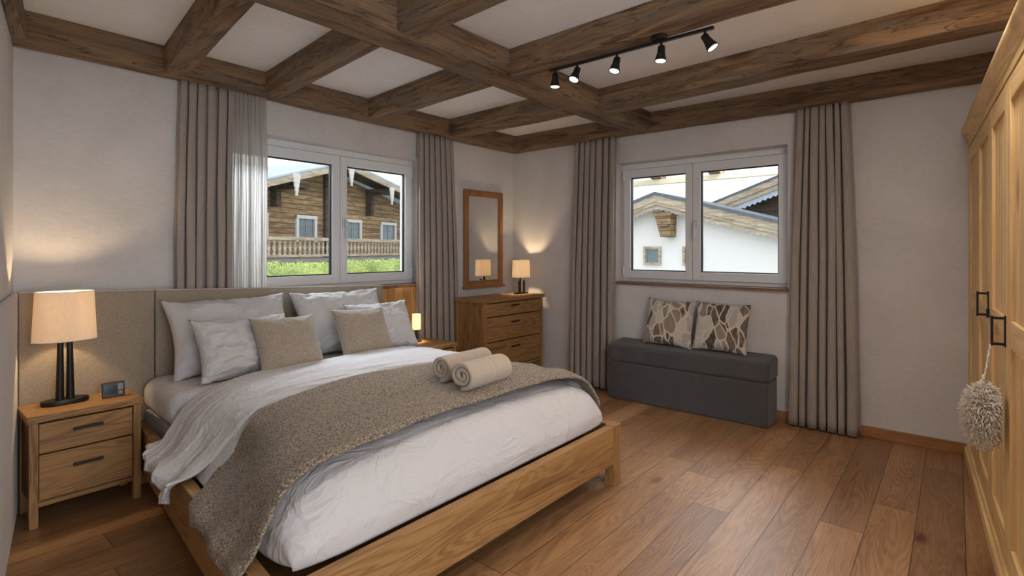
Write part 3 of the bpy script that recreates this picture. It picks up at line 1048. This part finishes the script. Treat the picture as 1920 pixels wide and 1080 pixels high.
def duvet_f(u, v):
    y, dz = foot_path(v)
    x, z = body(u, max(y, 1.5))
    z = z + crown(x)
    k_ = max(0, -dz) / .262
    # round plan corners towards the foot
    e = abs(u - .5) * 2
    if k_ > 0.02 and e > .62:
        q = (e - .62) / .38
        x += (.07 if u < .5 else -.05) * q * q * k_ ** .8
        y += .05 * q * q * k_ ** .7
    z2 = .338 + (z - .338) * (1 - k_) if dz < 0 else z
    side = max(0.0, min(1, (.60 - z2) / .2))
    wr = fbm(x * 2.6, y * 3.2, 5.1, 3) * .014 + abs(fbm(x * 4.5, y * 5, 1.1, 2)) * .010 + max(0, .25 - abs(fbm(x * 3 + y * 2, y * 7 - x, 4.4, 3))) * .022
    fade = max(0, min(1, (z2 - .338) / .06))
    corner = math.exp(-((x - XL(1.5) - .10) ** 2 + (y - 1.52) ** 2) / .03)
    fold = math.sin(x * 17 + 2.5 * fbm(x * 2.3, z2 * 3, 2.0, 2)) * (.004 + .012 * corner)
    fl = math.sin(y * 17 + 3 * fbm(y * 2, z2 * 3, 4.0, 2)) * .008
    under = math.exp(-(max(0, 1.66 - y, y - 2.30) / .03) ** 2)
    wr = wr * (1 - under) - .014 * under
    z2 = z2 + wr * fade * (1 - .5 * side)
    if k_ > .12:
        y -= (.010 + fold) * side * fade
        y += .004 * (1 - fade)
    if e > .8:
        x += (1 if u < .5 else -1) * (fl * (1 - under) + .010 * under) * side * fade
    return (x, y, z2)


dv = thing('duvet', 'white duvet spread over the bed under the brown throw', 'bedding', (0, 0, 0))
mb = MB()
mb.grid(duvet_f, 220, 150)
obj('duvet_cover', mb, M['white'], dv, smooth=True, solid=.01)


# folded-back part: hangs over the left rail
def fold_f(u, v, th_=0.0):
    # v 0 = head side, 1 = fold line towards the foot
    yh_ = 2.985 - .09 * max(0, 1 - u * 3.2) + .02 * math.sin(u * 9)
    yl_ = 2.405 + .05 * max(0, 1 - u * 3.5)
    kk = max(0, (0.24 - u) / 0.24)
    y = yh_ + (yl_ - yh_) * v + kk * (.02 * (1 - v) - .03 * v)
    x, z = look(_ft, u, y)
    hem = (.055 * (1 - v) + .018 * math.sin(v * 12 + 1) - .045 * math.exp(-((v - .84) / .10) ** 2) - .02 * math.exp(-((v - .4) / .08) ** 2)) + (.05 * ((v - .94) / .06) ** 2 if v > .94 else 0)
    z += hem * max(0, 1 - u / .07)
    x -= .02 * max(0, 1 - u / .10)
    z += crown(x)
    ed = max(0, 1 - abs(v - 1) * 12)                 # rolled front edge
    z -= .016 * ed ** 2
    eh = max(0, 1 - v * 14)
    z -= .020 * eh ** 2
    ph_ = v * 34 + 6 * fbm(x * .9, y * 3, 1.7, 2)
    g = (1 - abs(math.sin(ph_))) ** 2 * .011 * max(0, .4 + fbm(x * 1.3, y * 2.5, 8)) + (1 - abs(fbm(x * 2.0, y * 14, 2.2, 2) * 2)) * .003
    z += g * (1 - .5 * kk) + fbm(x * 2.2, y * 5, 3.3, 3) * .009
    if z < .52 and x < 1.2:
        q = min(1, (.52 - z) / .14)
        pl_ = math.sin(v * 17 + 2.5 * fbm(z * 5, y * 3, 6) + z * 10) * .016 + (1 - abs(math.sin(v * 26 + z * 14))) ** 3 * .012
        x -= (.012 + pl_) * q
    return (x, y, z)


mb = MB()
mb.grid(fold_f, 260, 110)
obj('turned_down_edge', mb, M['white'], dv, smooth=True, solid=.010)

# throw
def throw_f(u, v):
    # u 0 = hem on the left, 1 = right end ; v 0 = foot side, 1 = head side
    kk = max(0, (0.34 - u) / 0.34)
    kk = kk * kk * (3 - 2 * kk)
    y0_ = 1.605 + kk * .04 - .05 * max(0, (u - .75) / .25)
    y1_ = 2.345 - .13 * max(0, (.08 - u) / .08) - .20 * max(0, (u - .8) / .2) ** 1.3
    y = y0_ + (y1_ - y0_) * v + .012 * math.sin(u * 17) * (1 - kk)
    x, z = look(_tt, u, y)
    z += (.012 * math.sin(v * 19) - .035 * (1 - v)) * max(0, 1 - u / .05)
    z += crown(x)
    fp = (1.70 - y) / .12
    if fp > 0 and kk < .3:
        z -= .012 * min(1, fp) ** 2
    z += fbm(x * 2.2, y * 3.5, 9.1, 3) * .011 * (1 - kk) + .004 * math.sin(y * 26 + x * 3)
    e = min(v, 1 - v)
    if e < .02:
        z -= .006
    d = .0035 * noise.noise(Vector((x * 85, y * 85, z * 85))) + .002 * noise.noise(Vector((x * 160, y * 160, z * 160)))
    if z < .5:
        x -= d + .010 * math.sin(v * 15 + z * 5) * min(1, (.5 - z) / .2)
    else:
        z += d
    return (x, y, z)


mb = MB()
mb.grid(throw_f, 420, 130)
tw = obj('throw_blanket', mb, M['throw'], None, smooth=True, solid=.012)
tag(tw, 'brown knitted throw across the foot half of the bed', 'blanket')


# pillows ------------------------------------------------------------
def pillow_mesh(W, H, T, seed, wr=.010, corner=.05, n=44, flange=0.0):
    mb = MB()
    front = {}

    def f(side):
        def g(a, b_):
            u, v = a * 2 - 1, b_ * 2 - 1
            # concave edges, pointed corners
            x = W / 2 * u * (1 - corner * (1 - v * v) * abs(u) ** 2)
            z = H / 2 * v * (1 - corner * (1 - u * u) * abs(v) ** 2)
            fu = max(0, 1 - abs(u) ** 2.6)
            fv = max(0, 1 - abs(v) ** 2.6)
            t_ = (fu * fv) ** .55
            y = side * T / 2 * t_
            # wrinkles radiating from the corners and slack in the belly
            e = min(1 - abs(u), 1 - abs(v))
            w_ = fbm(u * 2.2 + seed, v * 2.2, side * 3, 4) * wr
            ang = math.atan2(v - math.copysign(1.05, v), u - math.copysign(1.05, u))
            dist = math.hypot(u - math.copysign(1, u), v - math.copysign(1, v))
            cw = math.sin(ang * 15 + seed + 2 * fbm(u * 3, v * 3, seed)) * wr * .55 * math.exp(-dist * 2.4) * min(1, dist * 4)
            rg = max(0, .22 - abs(fbm(u * 1.6 + v * .8 + seed, v * 2.4 - u, seed, 3))) * wr * 1.6 * (1.2 - v * .6)
            y += (w_ * 1.0 + cw + rg) * min(1, e * 5) * side
            # sag: more belly low down
            z += -0.012 * (1 - u * u) * (1 - v * v)
            if abs(v) > .85 or abs(u) > .85:
                z += fbm(u * 5, seed, v * 5, 2) * wr * .5
            return (x, y, z)
        return g
    for s_ in (1, -1):
        mb.grid(f(s_), n, n)
    bmesh.ops.remove_doubles(mb.b, verts=mb.b.verts[:], dist=1e-5)
    return mb


def pillow(name, label, mat, x, ybot, ztip, W, H, T, lean, yaw, seed, roll=0.0, group=None, wr=.010, corner=.05, piping=None, cat='pillow'):
    """leans backwards (towards +y) by lean; x is the centre, (ybot, ztip) the bottom edge"""
    t_ = thing(name, label, cat, (x, ybot, ztip), 0, group)
    R_ = Matrix.Rotation(yaw, 4, 'Z') @ Matrix.Rotation(-lean, 4, 'X') @ Matrix.Rotation(roll, 4, 'Y') @ Matrix.Translation((0, 0, H / 2))
    mb = pillow_mesh(W, H, T, seed, wr, corner)
    for v in mb.b.verts:
        v.co = R_ @ v.co
    obj('pillow_cover', mb, mat, t_, smooth=True)
    if piping:
        pts = []
        nn = 24
        for sx, sz, ex, ez in ((-1, -1, 1, -1), (1, -1, 1, 1), (1, 1, -1, 1), (-1, 1, -1, -1)):
            for i in range(nn):
                q = i / nn
                u = sx + (ex - sx) * q
                v = sz + (ez - sz) * q
                pts.append(R_ @ Vector((W / 2 * u * (1 - corner * (1 - v * v) * abs(u) ** 2), 0, H / 2 * v * (1 - corner * (1 - u * u) * abs(v) ** 2))))
        pts.append(pts[0])
        obj('piping', MB().tube(pts, .0035, 6), piping, t_, smooth=True)
    return t_


PG = 'white pillows against the headboard'
pillow('pillow', 'large white pillow against the headboard, nearest the left lamp', M['white'], 1.405, 3.29, .575, .73, .48, .19, .45, .0, 1.3, .0, PG, .024, .10)
pillow('pillow', 'smaller white pillow half hidden by the left taupe cushion', M['white'], 1.375, 3.06, .578, .56, .375, .17, .50, .04, 4.1, .02, PG, .026, .10)
pillow('pillow', 'large white pillow against the headboard, behind the right taupe cushion', M['white'], 2.150, 3.27, .578, .72, .475, .18, .45, .0, 7.7, .0, PG, .022, .10)
pillow('pillow', 'white pillow at the far right, next to the cylinder lamp', M['white'], 2.355, 3.10, .582, .53, .38, .15, .50, -.03, 9.9, .0, PG, .022, .10)
CG = 'taupe cushions on the bed'
pillow('cushion', 'taupe woven cushion in front of the left white pillows', M['cushion'], 1.560, 2.94, .600, .40, .345, .12, .52, .03, 2.2, .03, CG, .006, .08, None, 'cushion')
pillow('cushion', 'taupe woven cushion in front of the right white pillows', M['cushion'], 2.105, 2.98, .600, .40, .345, .12, .52, -.02, 5.2, .02, CG, .006, .08, None, 'cushion')


# ------------------------------------------------------------------ rolled towels
def towel(name, label, c, L, R0, ang, seed, group):
    t_ = thing(name, label, 'towel', c, ang, group)
    mb = MB()
    turns, n = 2.45, 150
    sq = .92

    def f(u, v):
        a = 2 * PI * turns * u + 1.885
        r = R0 * (.24 + .76 * u) + .002 * math.sin(a * 2 + seed)
        x = (v - .5) * L
        endr = min(v, 1 - v)
        x += fbm(a * .4, v * 3, seed, 2) * .004 + (1 - u) * .010 * (1 if v < .5 else -1) * (endr < .3)
        rr = r * (1 - .05 * max(0, 1 - endr * 14) ** 2)
        rr *= 1 + .020 * fbm(a * .6, v * 5, seed, 3)
        rr *= 1 - .045 * math.exp(-((v - .58) / .012) ** 2)
        return (x, rr * math.cos(a), rr * math.sin(a) * sq + R0 * sq)
    mb.grid(f, n, 40)
    obj('towel_roll', mb, M['towel'], t_, smooth=True, solid=.019)
    return t_


towel('rolled_towel', 'rolled beige towel in front, nearer the foot of the bed', (1.862, 1.745, .649), .30, .078, .04, 1.0, 'rolled towels on the throw')
towel('rolled_towel', 'rolled beige towel lying behind the front one', (1.925, 1.935, .651), .33, .074, .03, 4.0, 'rolled towels on the throw')

# ------------------------------------------------------------------ bench
t = thing('storage_bench', 'long dark grey upholstered bench under the right window', 'bench', (4.272, 1.70, 0))
mb = rbox(-.135, .135, -.655, .655, .0, .325, .012, n=16)
obj('bench_box', mb, M['bench'], t, smooth=True)
mb = rbox(-.145, .137, -.665, .665,   .322, .488, .034, n=26, wob=.0015, seed=6)
for v in mb.b.verts:
    v.co.z += .016 * max(0, (v.co.z - .40) / .088) * (v.co.x / .14)
lid = obj('seat_cushion', mb, M['bench'], t, smooth=True)

def bench_cushion(label, y, seed, roll):
    t_ = thing('leaf_cushion', label, 'cushion', (4.255, y, .487), 0, 'leaf patterned cushions on the bench')
    mb = pillow_mesh(.43, .40, .13, seed, .006, .08)
    R_ = Matrix.Rotation(-PI / 2, 4, 'Z') @ Matrix.Rotation(-.24, 4, 'X') @ Matrix.Rotation(roll, 4, 'Y') @ Matrix.Translation((0, 0, .2))
    for v in mb.b.verts:
        v.co = R_ @ v.co
    obj('cushion_cover', mb, M['leaf'], t_, smooth=True)


bench_cushion('leaf print cushion on the left half of the bench', 1.865, 3.1, .03)
bench_cushion('leaf print cushion on the right half of the bench', 1.435, 8.2, .02)

# ------------------------------------------------------------------ wardrobe
WY = lambda x: -.062 - .053 * (4.40 - x)            # face line
wa = math.atan(.053)
t = thing('wardrobe', 'tall pine wardrobe with panelled doors along the right side', 'wardrobe', (4.405, -.062, 0), wa)
# local frame: x from 0 (wall) to -2.8, y=0 is the door face, +y towards the room
WL = 2.78
obj('carcass', MB().box(-WL, -.012, -.58, -.0225, .07, 2.0), M['pineZ'], t)
obj('plinth', MB().box(-WL, -.004, -.56, .022, 0, .062), M['pineX'], t, bevel=0.004)
obj('plinth_molding', MB().box(-WL, -.004, -.56, .010, .062, .085), M['pineX'], t, bevel=0.006)
cr = MB().prism([(-.58, 1.985), (.004, 1.985), (.010, 2.0), (.022, 2.012), (.034, 2.035), (.036, 2.055), (-.58, 2.055)], -WL, 0.0, 'yz')
obj('cornice', cr, M['pineX'], t, bevel=0.003)
obj('frieze', MB().box(-WL, -.004, -.024, .002, 1.945, 1.985), M['pineX'], t)
dw = .55
for k in range(5):
    x1 = -.006 - k * dw
    x0 = x1 - dw + .006
    st, dz0, dz1 = .072, .092, 1.94
    fr = MB()
    fr.box(x0, x0 + st, -.022, 0, dz0, dz1)
    fr.box(x1 - st, x1, -.022, 0, dz0, dz1)
    dr = obj('door', fr, M['pineZ'], t, bevel=0.003)
    for z0, z1 in ((dz0, dz0 + .10), (.935, 1.035), (dz1 - .09, dz1)):
        obj('door_rail', MB().box(x0 + st, x1 - st, -.022, -.001, z0, z1), M['pineX'], dr, bevel=0.003)
    pn = MB()
    for z0, z1 in ((dz0 + .10, .935), (1.035, dz1 - .09)):
        n_ = 5
        wd = (x1 - x0 - 2 * st) / n_
        for q in range(n_):
            xa = x0 + st + q * wd
            pn.prism([(xa + .001, -.022), (xa + .001, -.019), (xa + .005, -.013), (xa + wd - .005, -.013), (xa + wd - .001, -.019), (xa + wd - .001, -.022)], z0, z1, 'xy')
    obj('door_panel', pn, M['pineZ'], dr)
    # frame shaped pull and lock plate
    if k in (1, 2):
        hx = x0 + .030
        hz = 1.045 if k == 1 else .985
        h = MB()
        a, b_ = .052, .030
        h.box(hx - .012, hx + .012, 0, .005, hz - .06, hz + .06)
        for zz in (-.05, .05):
            h.box(hx - .005, hx + .005, .005, .042, hz + zz - .005, hz + zz + .005)
        h.box(hx - .006, hx + .006, .036, .044, hz - .058, hz + .058)
        obj('handle', h, M['black'], dr, bevel=0.0015)
    if k == 1:
        l_ = MB().box(x0 - .010, x0 + .006, .001, .012, .985, 1.025)
        obj('lock_plate', l_, M['black'], dr, bevel=0.001)

# ------------------------------------------------------------------ shaggy pompon hanging from a wardrobe handle
hx_l = -.006 - 2 * dw - dw + .006 + .030
hp = Vector((4.405, -.062, 0)) + Matrix.Rotation(wa, 3, 'Z') @ Vector((hx_l, .044, .930))
pc = Vector((hp.x - .03, hp.y + .022, .664))
t = thing('shaggy_pompon', 'fluffy cream oval pompon hanging from a black wardrobe handle', 'decoration', pc)
rr = random.Random(4)
mb = MB()
core = rbox(-.04, .04, -.038, .038, -.085, .085, .037, n=6)
obj('core', core, M['pom'], t, smooth=True)
for i in range(5200):
    a = rr.uniform(0, 2 * PI)
    cz = rr.uniform(-1, 1)
    r = math.sqrt(1 - cz * cz)
    d = Vector((r * math.cos(a), r * math.sin(a), cz))
    base = Vector((d.x * .042, d.y * .040, d.z * .098))
    L_ = rr.uniform(.014, .028)
    tw_ = Vector((rr.uniform(-1, 1), rr.uniform(-1, 1), rr.uniform(-1, 1))) * .010
    pts = [base, base + d * L_ * .5 + tw_ * .5, base + d * L_ * .85 + tw_ + Vector((0, 0, -.004)), base + d * L_ * .95 + tw_ * 1.6 + Vector((0, 0, -.009))]
    for p_ in pts:
        lim = -.052
        if p_.y < lim:
            p_.y = lim
    mb.tube(pts, .0022, 3, .0016)
pile = obj('wool_pile', mb, M['pom'], t)
pile['kind'] = 'stuff'
mb = MB()
top = Vector((0, 0, .115))
hl = hp - pc
for s in (-1, 1):
    pts = []
    for i in range(25):
        q = i / 24
        p_ = top.lerp(hl + Vector((0, 0, .002)), q)
        tw_ = q * 40
        p_ += Vector((s * (.003 + .003 * math.sin(q * PI)) + .0012 * math.cos(tw_ + s), .0012 * math.sin(tw_), 0))
        pts.append(p_)
    mb.tube(pts, .0028, 6)
mb.tube([top + Vector((.012 * math.sin(a), 0, .018 - .016 * math.cos(a))) for a in np.linspace(0, 2 * PI, 18)], .0032, 6)
mb.tube([top + Vector((.014 * math.sin(a) + .02, .006, -.012 * math.cos(a) - .002)) for a in np.linspace(0, 2 * PI, 16)], .003, 6)
obj('cord', mb, M['pom'], t, smooth=True)


# ------------------------------------------------------------------ outdoors
def frame(q, d):
    """matrix whose x axis is d (in plan), z up, origin q"""
    y_ = Vector((-d[1], d[0], 0))
    return Matrix(((d[0], y_.x, 0, q[0]), (d[1], y_.y, 0, q[1]), (0, 0, 1, 0), (0, 0, 0, 1)))


ground = MB()
ground.box(-40, 120, -60, 120, -1.3, -1.2)
struct('floor_outside', ground, M['grass'])

# timber chalet seen through window 1 : local x along the facade, y away from us
t = thing('chalet', 'old timber chalet with carved balcony seen through the left window', 'house', (0, 0, 0))
t.matrix_world = frame((12.07, 19.87), (.9412, .3379))
rz = lambda x: 4.66 - .285 * (-.45 - x) if x < -.45 else 4.66 - .150 * (x + .45)
poly = [(-7, -1.2), (8, -1.2), (8, rz(8) - .25), (-.45, 4.6), (-7, rz(-7) - .1)]
obj('timber_wall', MB().prism(poly, .0, .3), M['logs'], t)


def strip(x0, x1, f, lo, hi, y0, y1, n=1):
    mb_ = MB()
    mb_.prism([(x0, f(x0) + lo), (x1, f(x1) + lo), (x1, f(x1) + hi), (x0, f(x0) + hi)], y0, y1)
    return mb_


rf = obj('roof', strip(-7.5, -.45, rz, .08, .17, -1.25, 7), M['snowroof'], t)
obj('roof', strip(-.45, 8.5, rz, .08, .17, -1.25, 7), M['snowroof'], t)
obj('bargeboard', strip(-7.5, -.45, rz, -.14, .10, -1.25, -1.15), M['oldwood'], t)
obj('bargeboard', strip(-.45, 8.5, rz, -.14, .10, -1.25, -1.15), M['oldwood'], t)
obj('eaves_boarding', strip(-7.5, -.45, rz, .02, .09, -1.15, 0), M['darkwood'], t)
obj('eaves_boarding', strip(-.45, 8.5, rz, .02, .09, -1.15, 0), M['darkwood'], t)
for x_ in (-3.15, 2.50):
    m = MB()
    m.box(x_ - .11, x_ + .11, -.30, -.04, 2.85, rz(x_) - .35)
    m.box(x_ - .10, x_ + .10, -1.15, 0, rz(x_) - .45, rz(x_) - .18)
    m.box(x_ - .3, x_ + .9, -.9, -.3, rz(x_) - .36, rz(x_) - .2)
    obj('bracket', m, M['darkwood'], t)
m = MB().box(-.45, -.25, -.12, .0, -1.2, 4.5)
obj('corner_post', m, M['darkwood'], t)
for x_, z1_ in ((-3.37, 3.92), (-.34, 4.60), (2.57, 4.08)):
    m = MB()
    for k_ in range(5):
        w_ = .21 - .04 * k_
        m.box(x_ - w_ * .8, x_ + w_ * .8, -1.32, -1.26, z1_ - .15 * (k_ + 1), z1_ - .15 * k_ + .02)
    obj('carved_pendant', m, M['whitewood'], t)
for x0, x1, z0, z1 in ((-2.03, -.90, 1.60, 2.62), (.72, 2.02, 1.60, 2.62), (3.52, 4.85, 1.60, 2.62), (-4.7, -3.4, 1.6, 2.6)):
    m = MB()
    a = .13
    m.box(x0, x0 + a, -.08, .02, z0, z1)
    m.box(x1 - a, x1, -.08, .02, z0, z1)
    m.box(x0, x1, -.10, .02, z1 - a, z1)
    wf = obj('window_frame', m, M['whitewood'], t)
    m = MB()
    xm = (x0 + x1) / 2
    for xx in (x0 + a, xm - .03, x1 - a - .06):
        m.box(xx, xx + .06, -.03, .01, z0, z1 - a)
    m.box(x0 + a, x1 - a, -.03, .01, (z0 + z1) / 2 + .1, (z0 + z1) / 2 + .15)
    obj('glazing_bar', m, M['concrete'], wf)
    obj('pane', MB().box(x0 + a, x1 - a, -.012, .0, z0, z1 - a), M['paneblue'], wf)
bal = MB()
bal.box(-7, 8, -1.45, -1.32, 1.62, 1.74)
bal.box(-7, 8, -1.42, -1.35, 1.05, 1.13)
obj('balcony_rail', bal, M['oldwood'], t)
bal = MB()
rr = random.Random(8)
x_ = -6.9
while x_ < 8:
    bal.prism([(x_, 1.1), (x_ + .13, 1.1), (x_ + .10, 1.25), (x_ + .14, 1.36), (x_ + .10, 1.48), (x_ + .13, 1.64), (x_, 1.64), (x_ + .03, 1.48), (x_ - .01, 1.36), (x_ + .03, 1.25)], -1.40, -1.37)
    x_ += .235
bo = obj('balcony_balusters', bal, M['oldwood'], t)
bo['kind'] = 'stuff'
obj('balcony_floor', MB().box(-7, 8, -1.45, 0, .86, .98), M['concrete'], t)

# hedge below the balcony
mb = MB()
rr = random.Random(12)
d2 = Vector((.9412, .3379, 0))
n2 = Vector((-.3379, .9412, 0))
for i in range(20000):
    a = rr.uniform(-9, 7)
    b_ = rr.uniform(-.7, .7)
    topz = .93 + .10 * fbm(a * 1.2, b_, 3, 3) + .05 * fbm(a * 6, b_, 1, 2)
    z_ = topz - abs(rr.gauss(0, .28))
    p_ = Vector((12.07, 19.87, 0)) + d2 * a * .86 - n2 * (4.0 + b_) + Vector((0, 0, z_))
    s_ = rr.uniform(.03, .06)
    ax = Vector((rr.uniform(-1, 1), rr.uniform(-1, 1), rr.uniform(-.2, 1))).normalized()
    bx_ = ax.orthogonal().normalized()
    vs = [mb.b.verts.new(p_ + bx_ * s_ * .4), mb.b.verts.new(p_ + ax * s_), mb.b.verts.new(p_ - bx_ * s_ * .4), mb.b.verts.new(p_ - ax * s_ * .6)]
    mb.b.faces.new(vs)
hedge = obj('hedge', mb, M['hedge'], None)
hb_ = MB()
hb_.grid(lambda u, v: tuple(Vector((12.07, 19.87, 0)) + d2 * (-9 + 16 * u) * .86 - n2 * (4.0 + .62 * math.cos(PI * v)) + Vector((0, 0, -1.2 + (2.0 + .06 * fbm(u * 20, v, 3)) * math.sin(PI * v) ** .35))), 60, 14)
obj('hedge_mass', hb_, M['hedge'], hedge, smooth=True)
tag(hedge, 'bright green clipped hedge below the chalet balcony', 'hedge')

# white rendered house seen through window 2 (local x runs to the left in the picture)
MH = frame((15.78, 6.066), (.01356, .99991))      # local x = +Y world, local y = -X (towards us)
t = thing('rendered_house', 'white rendered house with scalloped wooden gable trim outside', 'house', (0, 0, 0))
t.matrix_world = MH
gz = lambda x: 3.06 - .315 * (x - 1.21) if x > 1.21 else 3.06 - .283 * (1.21 - x)
obj('rendered_wall', MB().prism([(-9, -1.2), (9, -1.2), (9, gz(9) - .2), (1.21, 2.9), (-9, gz(-9) - .2)], -.8, -.5), M['render'], t)


def scallop(x0, x1, f, lo, hi, y0, y1, step, amp_):
    top_, bot_ = [], []
    n_ = int((x1 - x0) / step * 6)
    for i in range(n_ + 1):
        x_ = x0 + (x1 - x0) * i / n_
        ph_ = (x_ / step) % 1.0
        bot_.append((x_, f(x_) + lo - amp_ * (1 - abs(2 * ph_ - 1)) ** .6))
    return MB().prism([(x1, f(x1) + hi), (x0, f(x0) + hi)] + bot_, y0, y1)


for x0, x1 in ((-9, 1.21), (1.21, 9)):
    obj('bargeboard', scallop(x0, x1, gz, -.44, -.30, -.06, -.02, .16, .06), M['oldwood'], t)
    obj('bargeboard', strip(x0, x1, gz, -.34, -.06, -.03, .03), M['oldwood'], t)
    obj('bargeboard', strip(x0, x1, gz, -.24, -.02, .03, .06), M['oldwood'], t)
    obj('roof', strip(x0, x1, gz, -.03, .06, -5.2, .10), M['roof'], t)
    obj('eaves_boarding', strip(x0, x1, gz, -.12, -.05, -.52, -.03), M['oldwood'], t)
m = MB().prism([(1.30, 2.45), (.74, 2.38), (.76, 1.70), (1.08, 1.70)], -.5, -.05)
m.box(.72, 1.32, -.5, 0.0, 2.36, 2.48)
m.box(.80, 1.1, -.5, .03, 2.04, 2.10)
obj('carved_bracket', m, M['oldbrown'] if 'oldbrown' in M else M['logs'], t)
for x0, x1, z0, z1 in ((1.25, 1.85, .80, 1.40), (-.09, .52, .80, 1.40)):
    m = MB()
    a = .075
    m.box(x0, x0 + a, -.50, -.42, z0, z1)
    m.box(x1 - a, x1, -.50, -.42, z0, z1)
    m.box(x0 + a, x1 - a, -.50, -.42, z0, z0 + a)
    m.box(x0 + a, x1 - a, -.50, -.42, z1 - a, z1)
    wf = obj('window_frame', m, M['oldwood'], t)
    m = MB()
    b_ = .045
    m.box(x0 + a, x0 + a + b_, -.50, -.45, z0 + a, z1 - a)
    m.box(x1 - a - b_, x1 - a, -.50, -.45, z0 + a, z1 - a)
    m.box(x0 + a, x1 - a, -.50, -.45, z0 + a, z0 + a + b_)
    m.box(x0 + a, x1 - a, -.50, -.45, z1 - a - b_, z1 - a)
    obj('casement', m, M['concrete'], wf)
    obj('pane', MB().box(x0 + a, x1 - a, -.50, -.47, z0 + a, z1 - a), M['paneblue'], wf)

# second house behind on the right
t = thing('timber_house', 'dark timber house behind the white house, rising roof edge', 'house', (0, 0, 0))
t.matrix_world = frame((23.11, 6.645), (.01356, .99991))
hz_ = lambda x: 3.25 - .355 * (x - 1.55)
obj('timber_wall', MB().prism([(-9, -1.2), (1.2, -1.2), (1.2, hz_(1.2) - .15), (-9, hz_(-9) - .2)], -1.2, -.9), M['darkwood'], t)
obj('roof', strip(-9, 1.6, hz_, -.04, .04, -8, .1), M['roof'], t)
obj('bargeboard', strip(-9, 1.6, hz_, -.30, -.03, -.03, .06), M['oldwood'], t)
obj('bargeboard', strip(-9, 1.55, hz_, -.50, -.28, -.06, .0), M['oldwood'], t)
obj('bargeboard', scallop(-9, .6, hz_, -.66, -.48, -.10, -.06, .2, .10), M['snowroof'], t)
obj('eaves_boarding', strip(-9, 1.5, hz_, -.12, -.05, -.92, -.03), M['darkwood'], t)

# our own eaves outside window 2
t = thing('roof_eaves', 'pale eaves board with rafter ends just outside the right window', 'eaves', (0, 0, 0))
obj('eaves_board', MB().box(6.06, 6.14, -.6, 4.6, 2.092, 2.150), M['yellowwood'], t)
for yy in (.75, 2.02, 2.72, 3.6):
    m = MB()
    m.hexa([(4.75, yy, 2.62), (6.20, yy, 2.11), (6.20, yy + .13, 2.11), (4.75, yy + .13, 2.62), (4.75, yy, 2.74), (6.20, yy, 2.22), (6.20, yy + .13, 2.22), (4.75, yy + .13, 2.74)])
    obj('rafter_end', m, M['sillwood'], t)

# mountain backdrop
mb = MB()


def mt_f(u, v):
    a = -0.9 + 2.9 * u
    R_ = 110 + 130 * v
    hgt = -2 + v * (34 + 16 * fbm(u * 5, 1.3, 0, 4)) + 4 * fbm(u * 16, v * 4, 7, 4) * v
    return (R_ * math.cos(a), R_ * math.sin(a), hgt)


mb.grid(mt_f, 140, 30)
mo = obj('mountain', mb, M['mountain'], None, smooth=True)
tag(mo, 'hazy snow-covered mountainside beyond the houses', 'mountain')
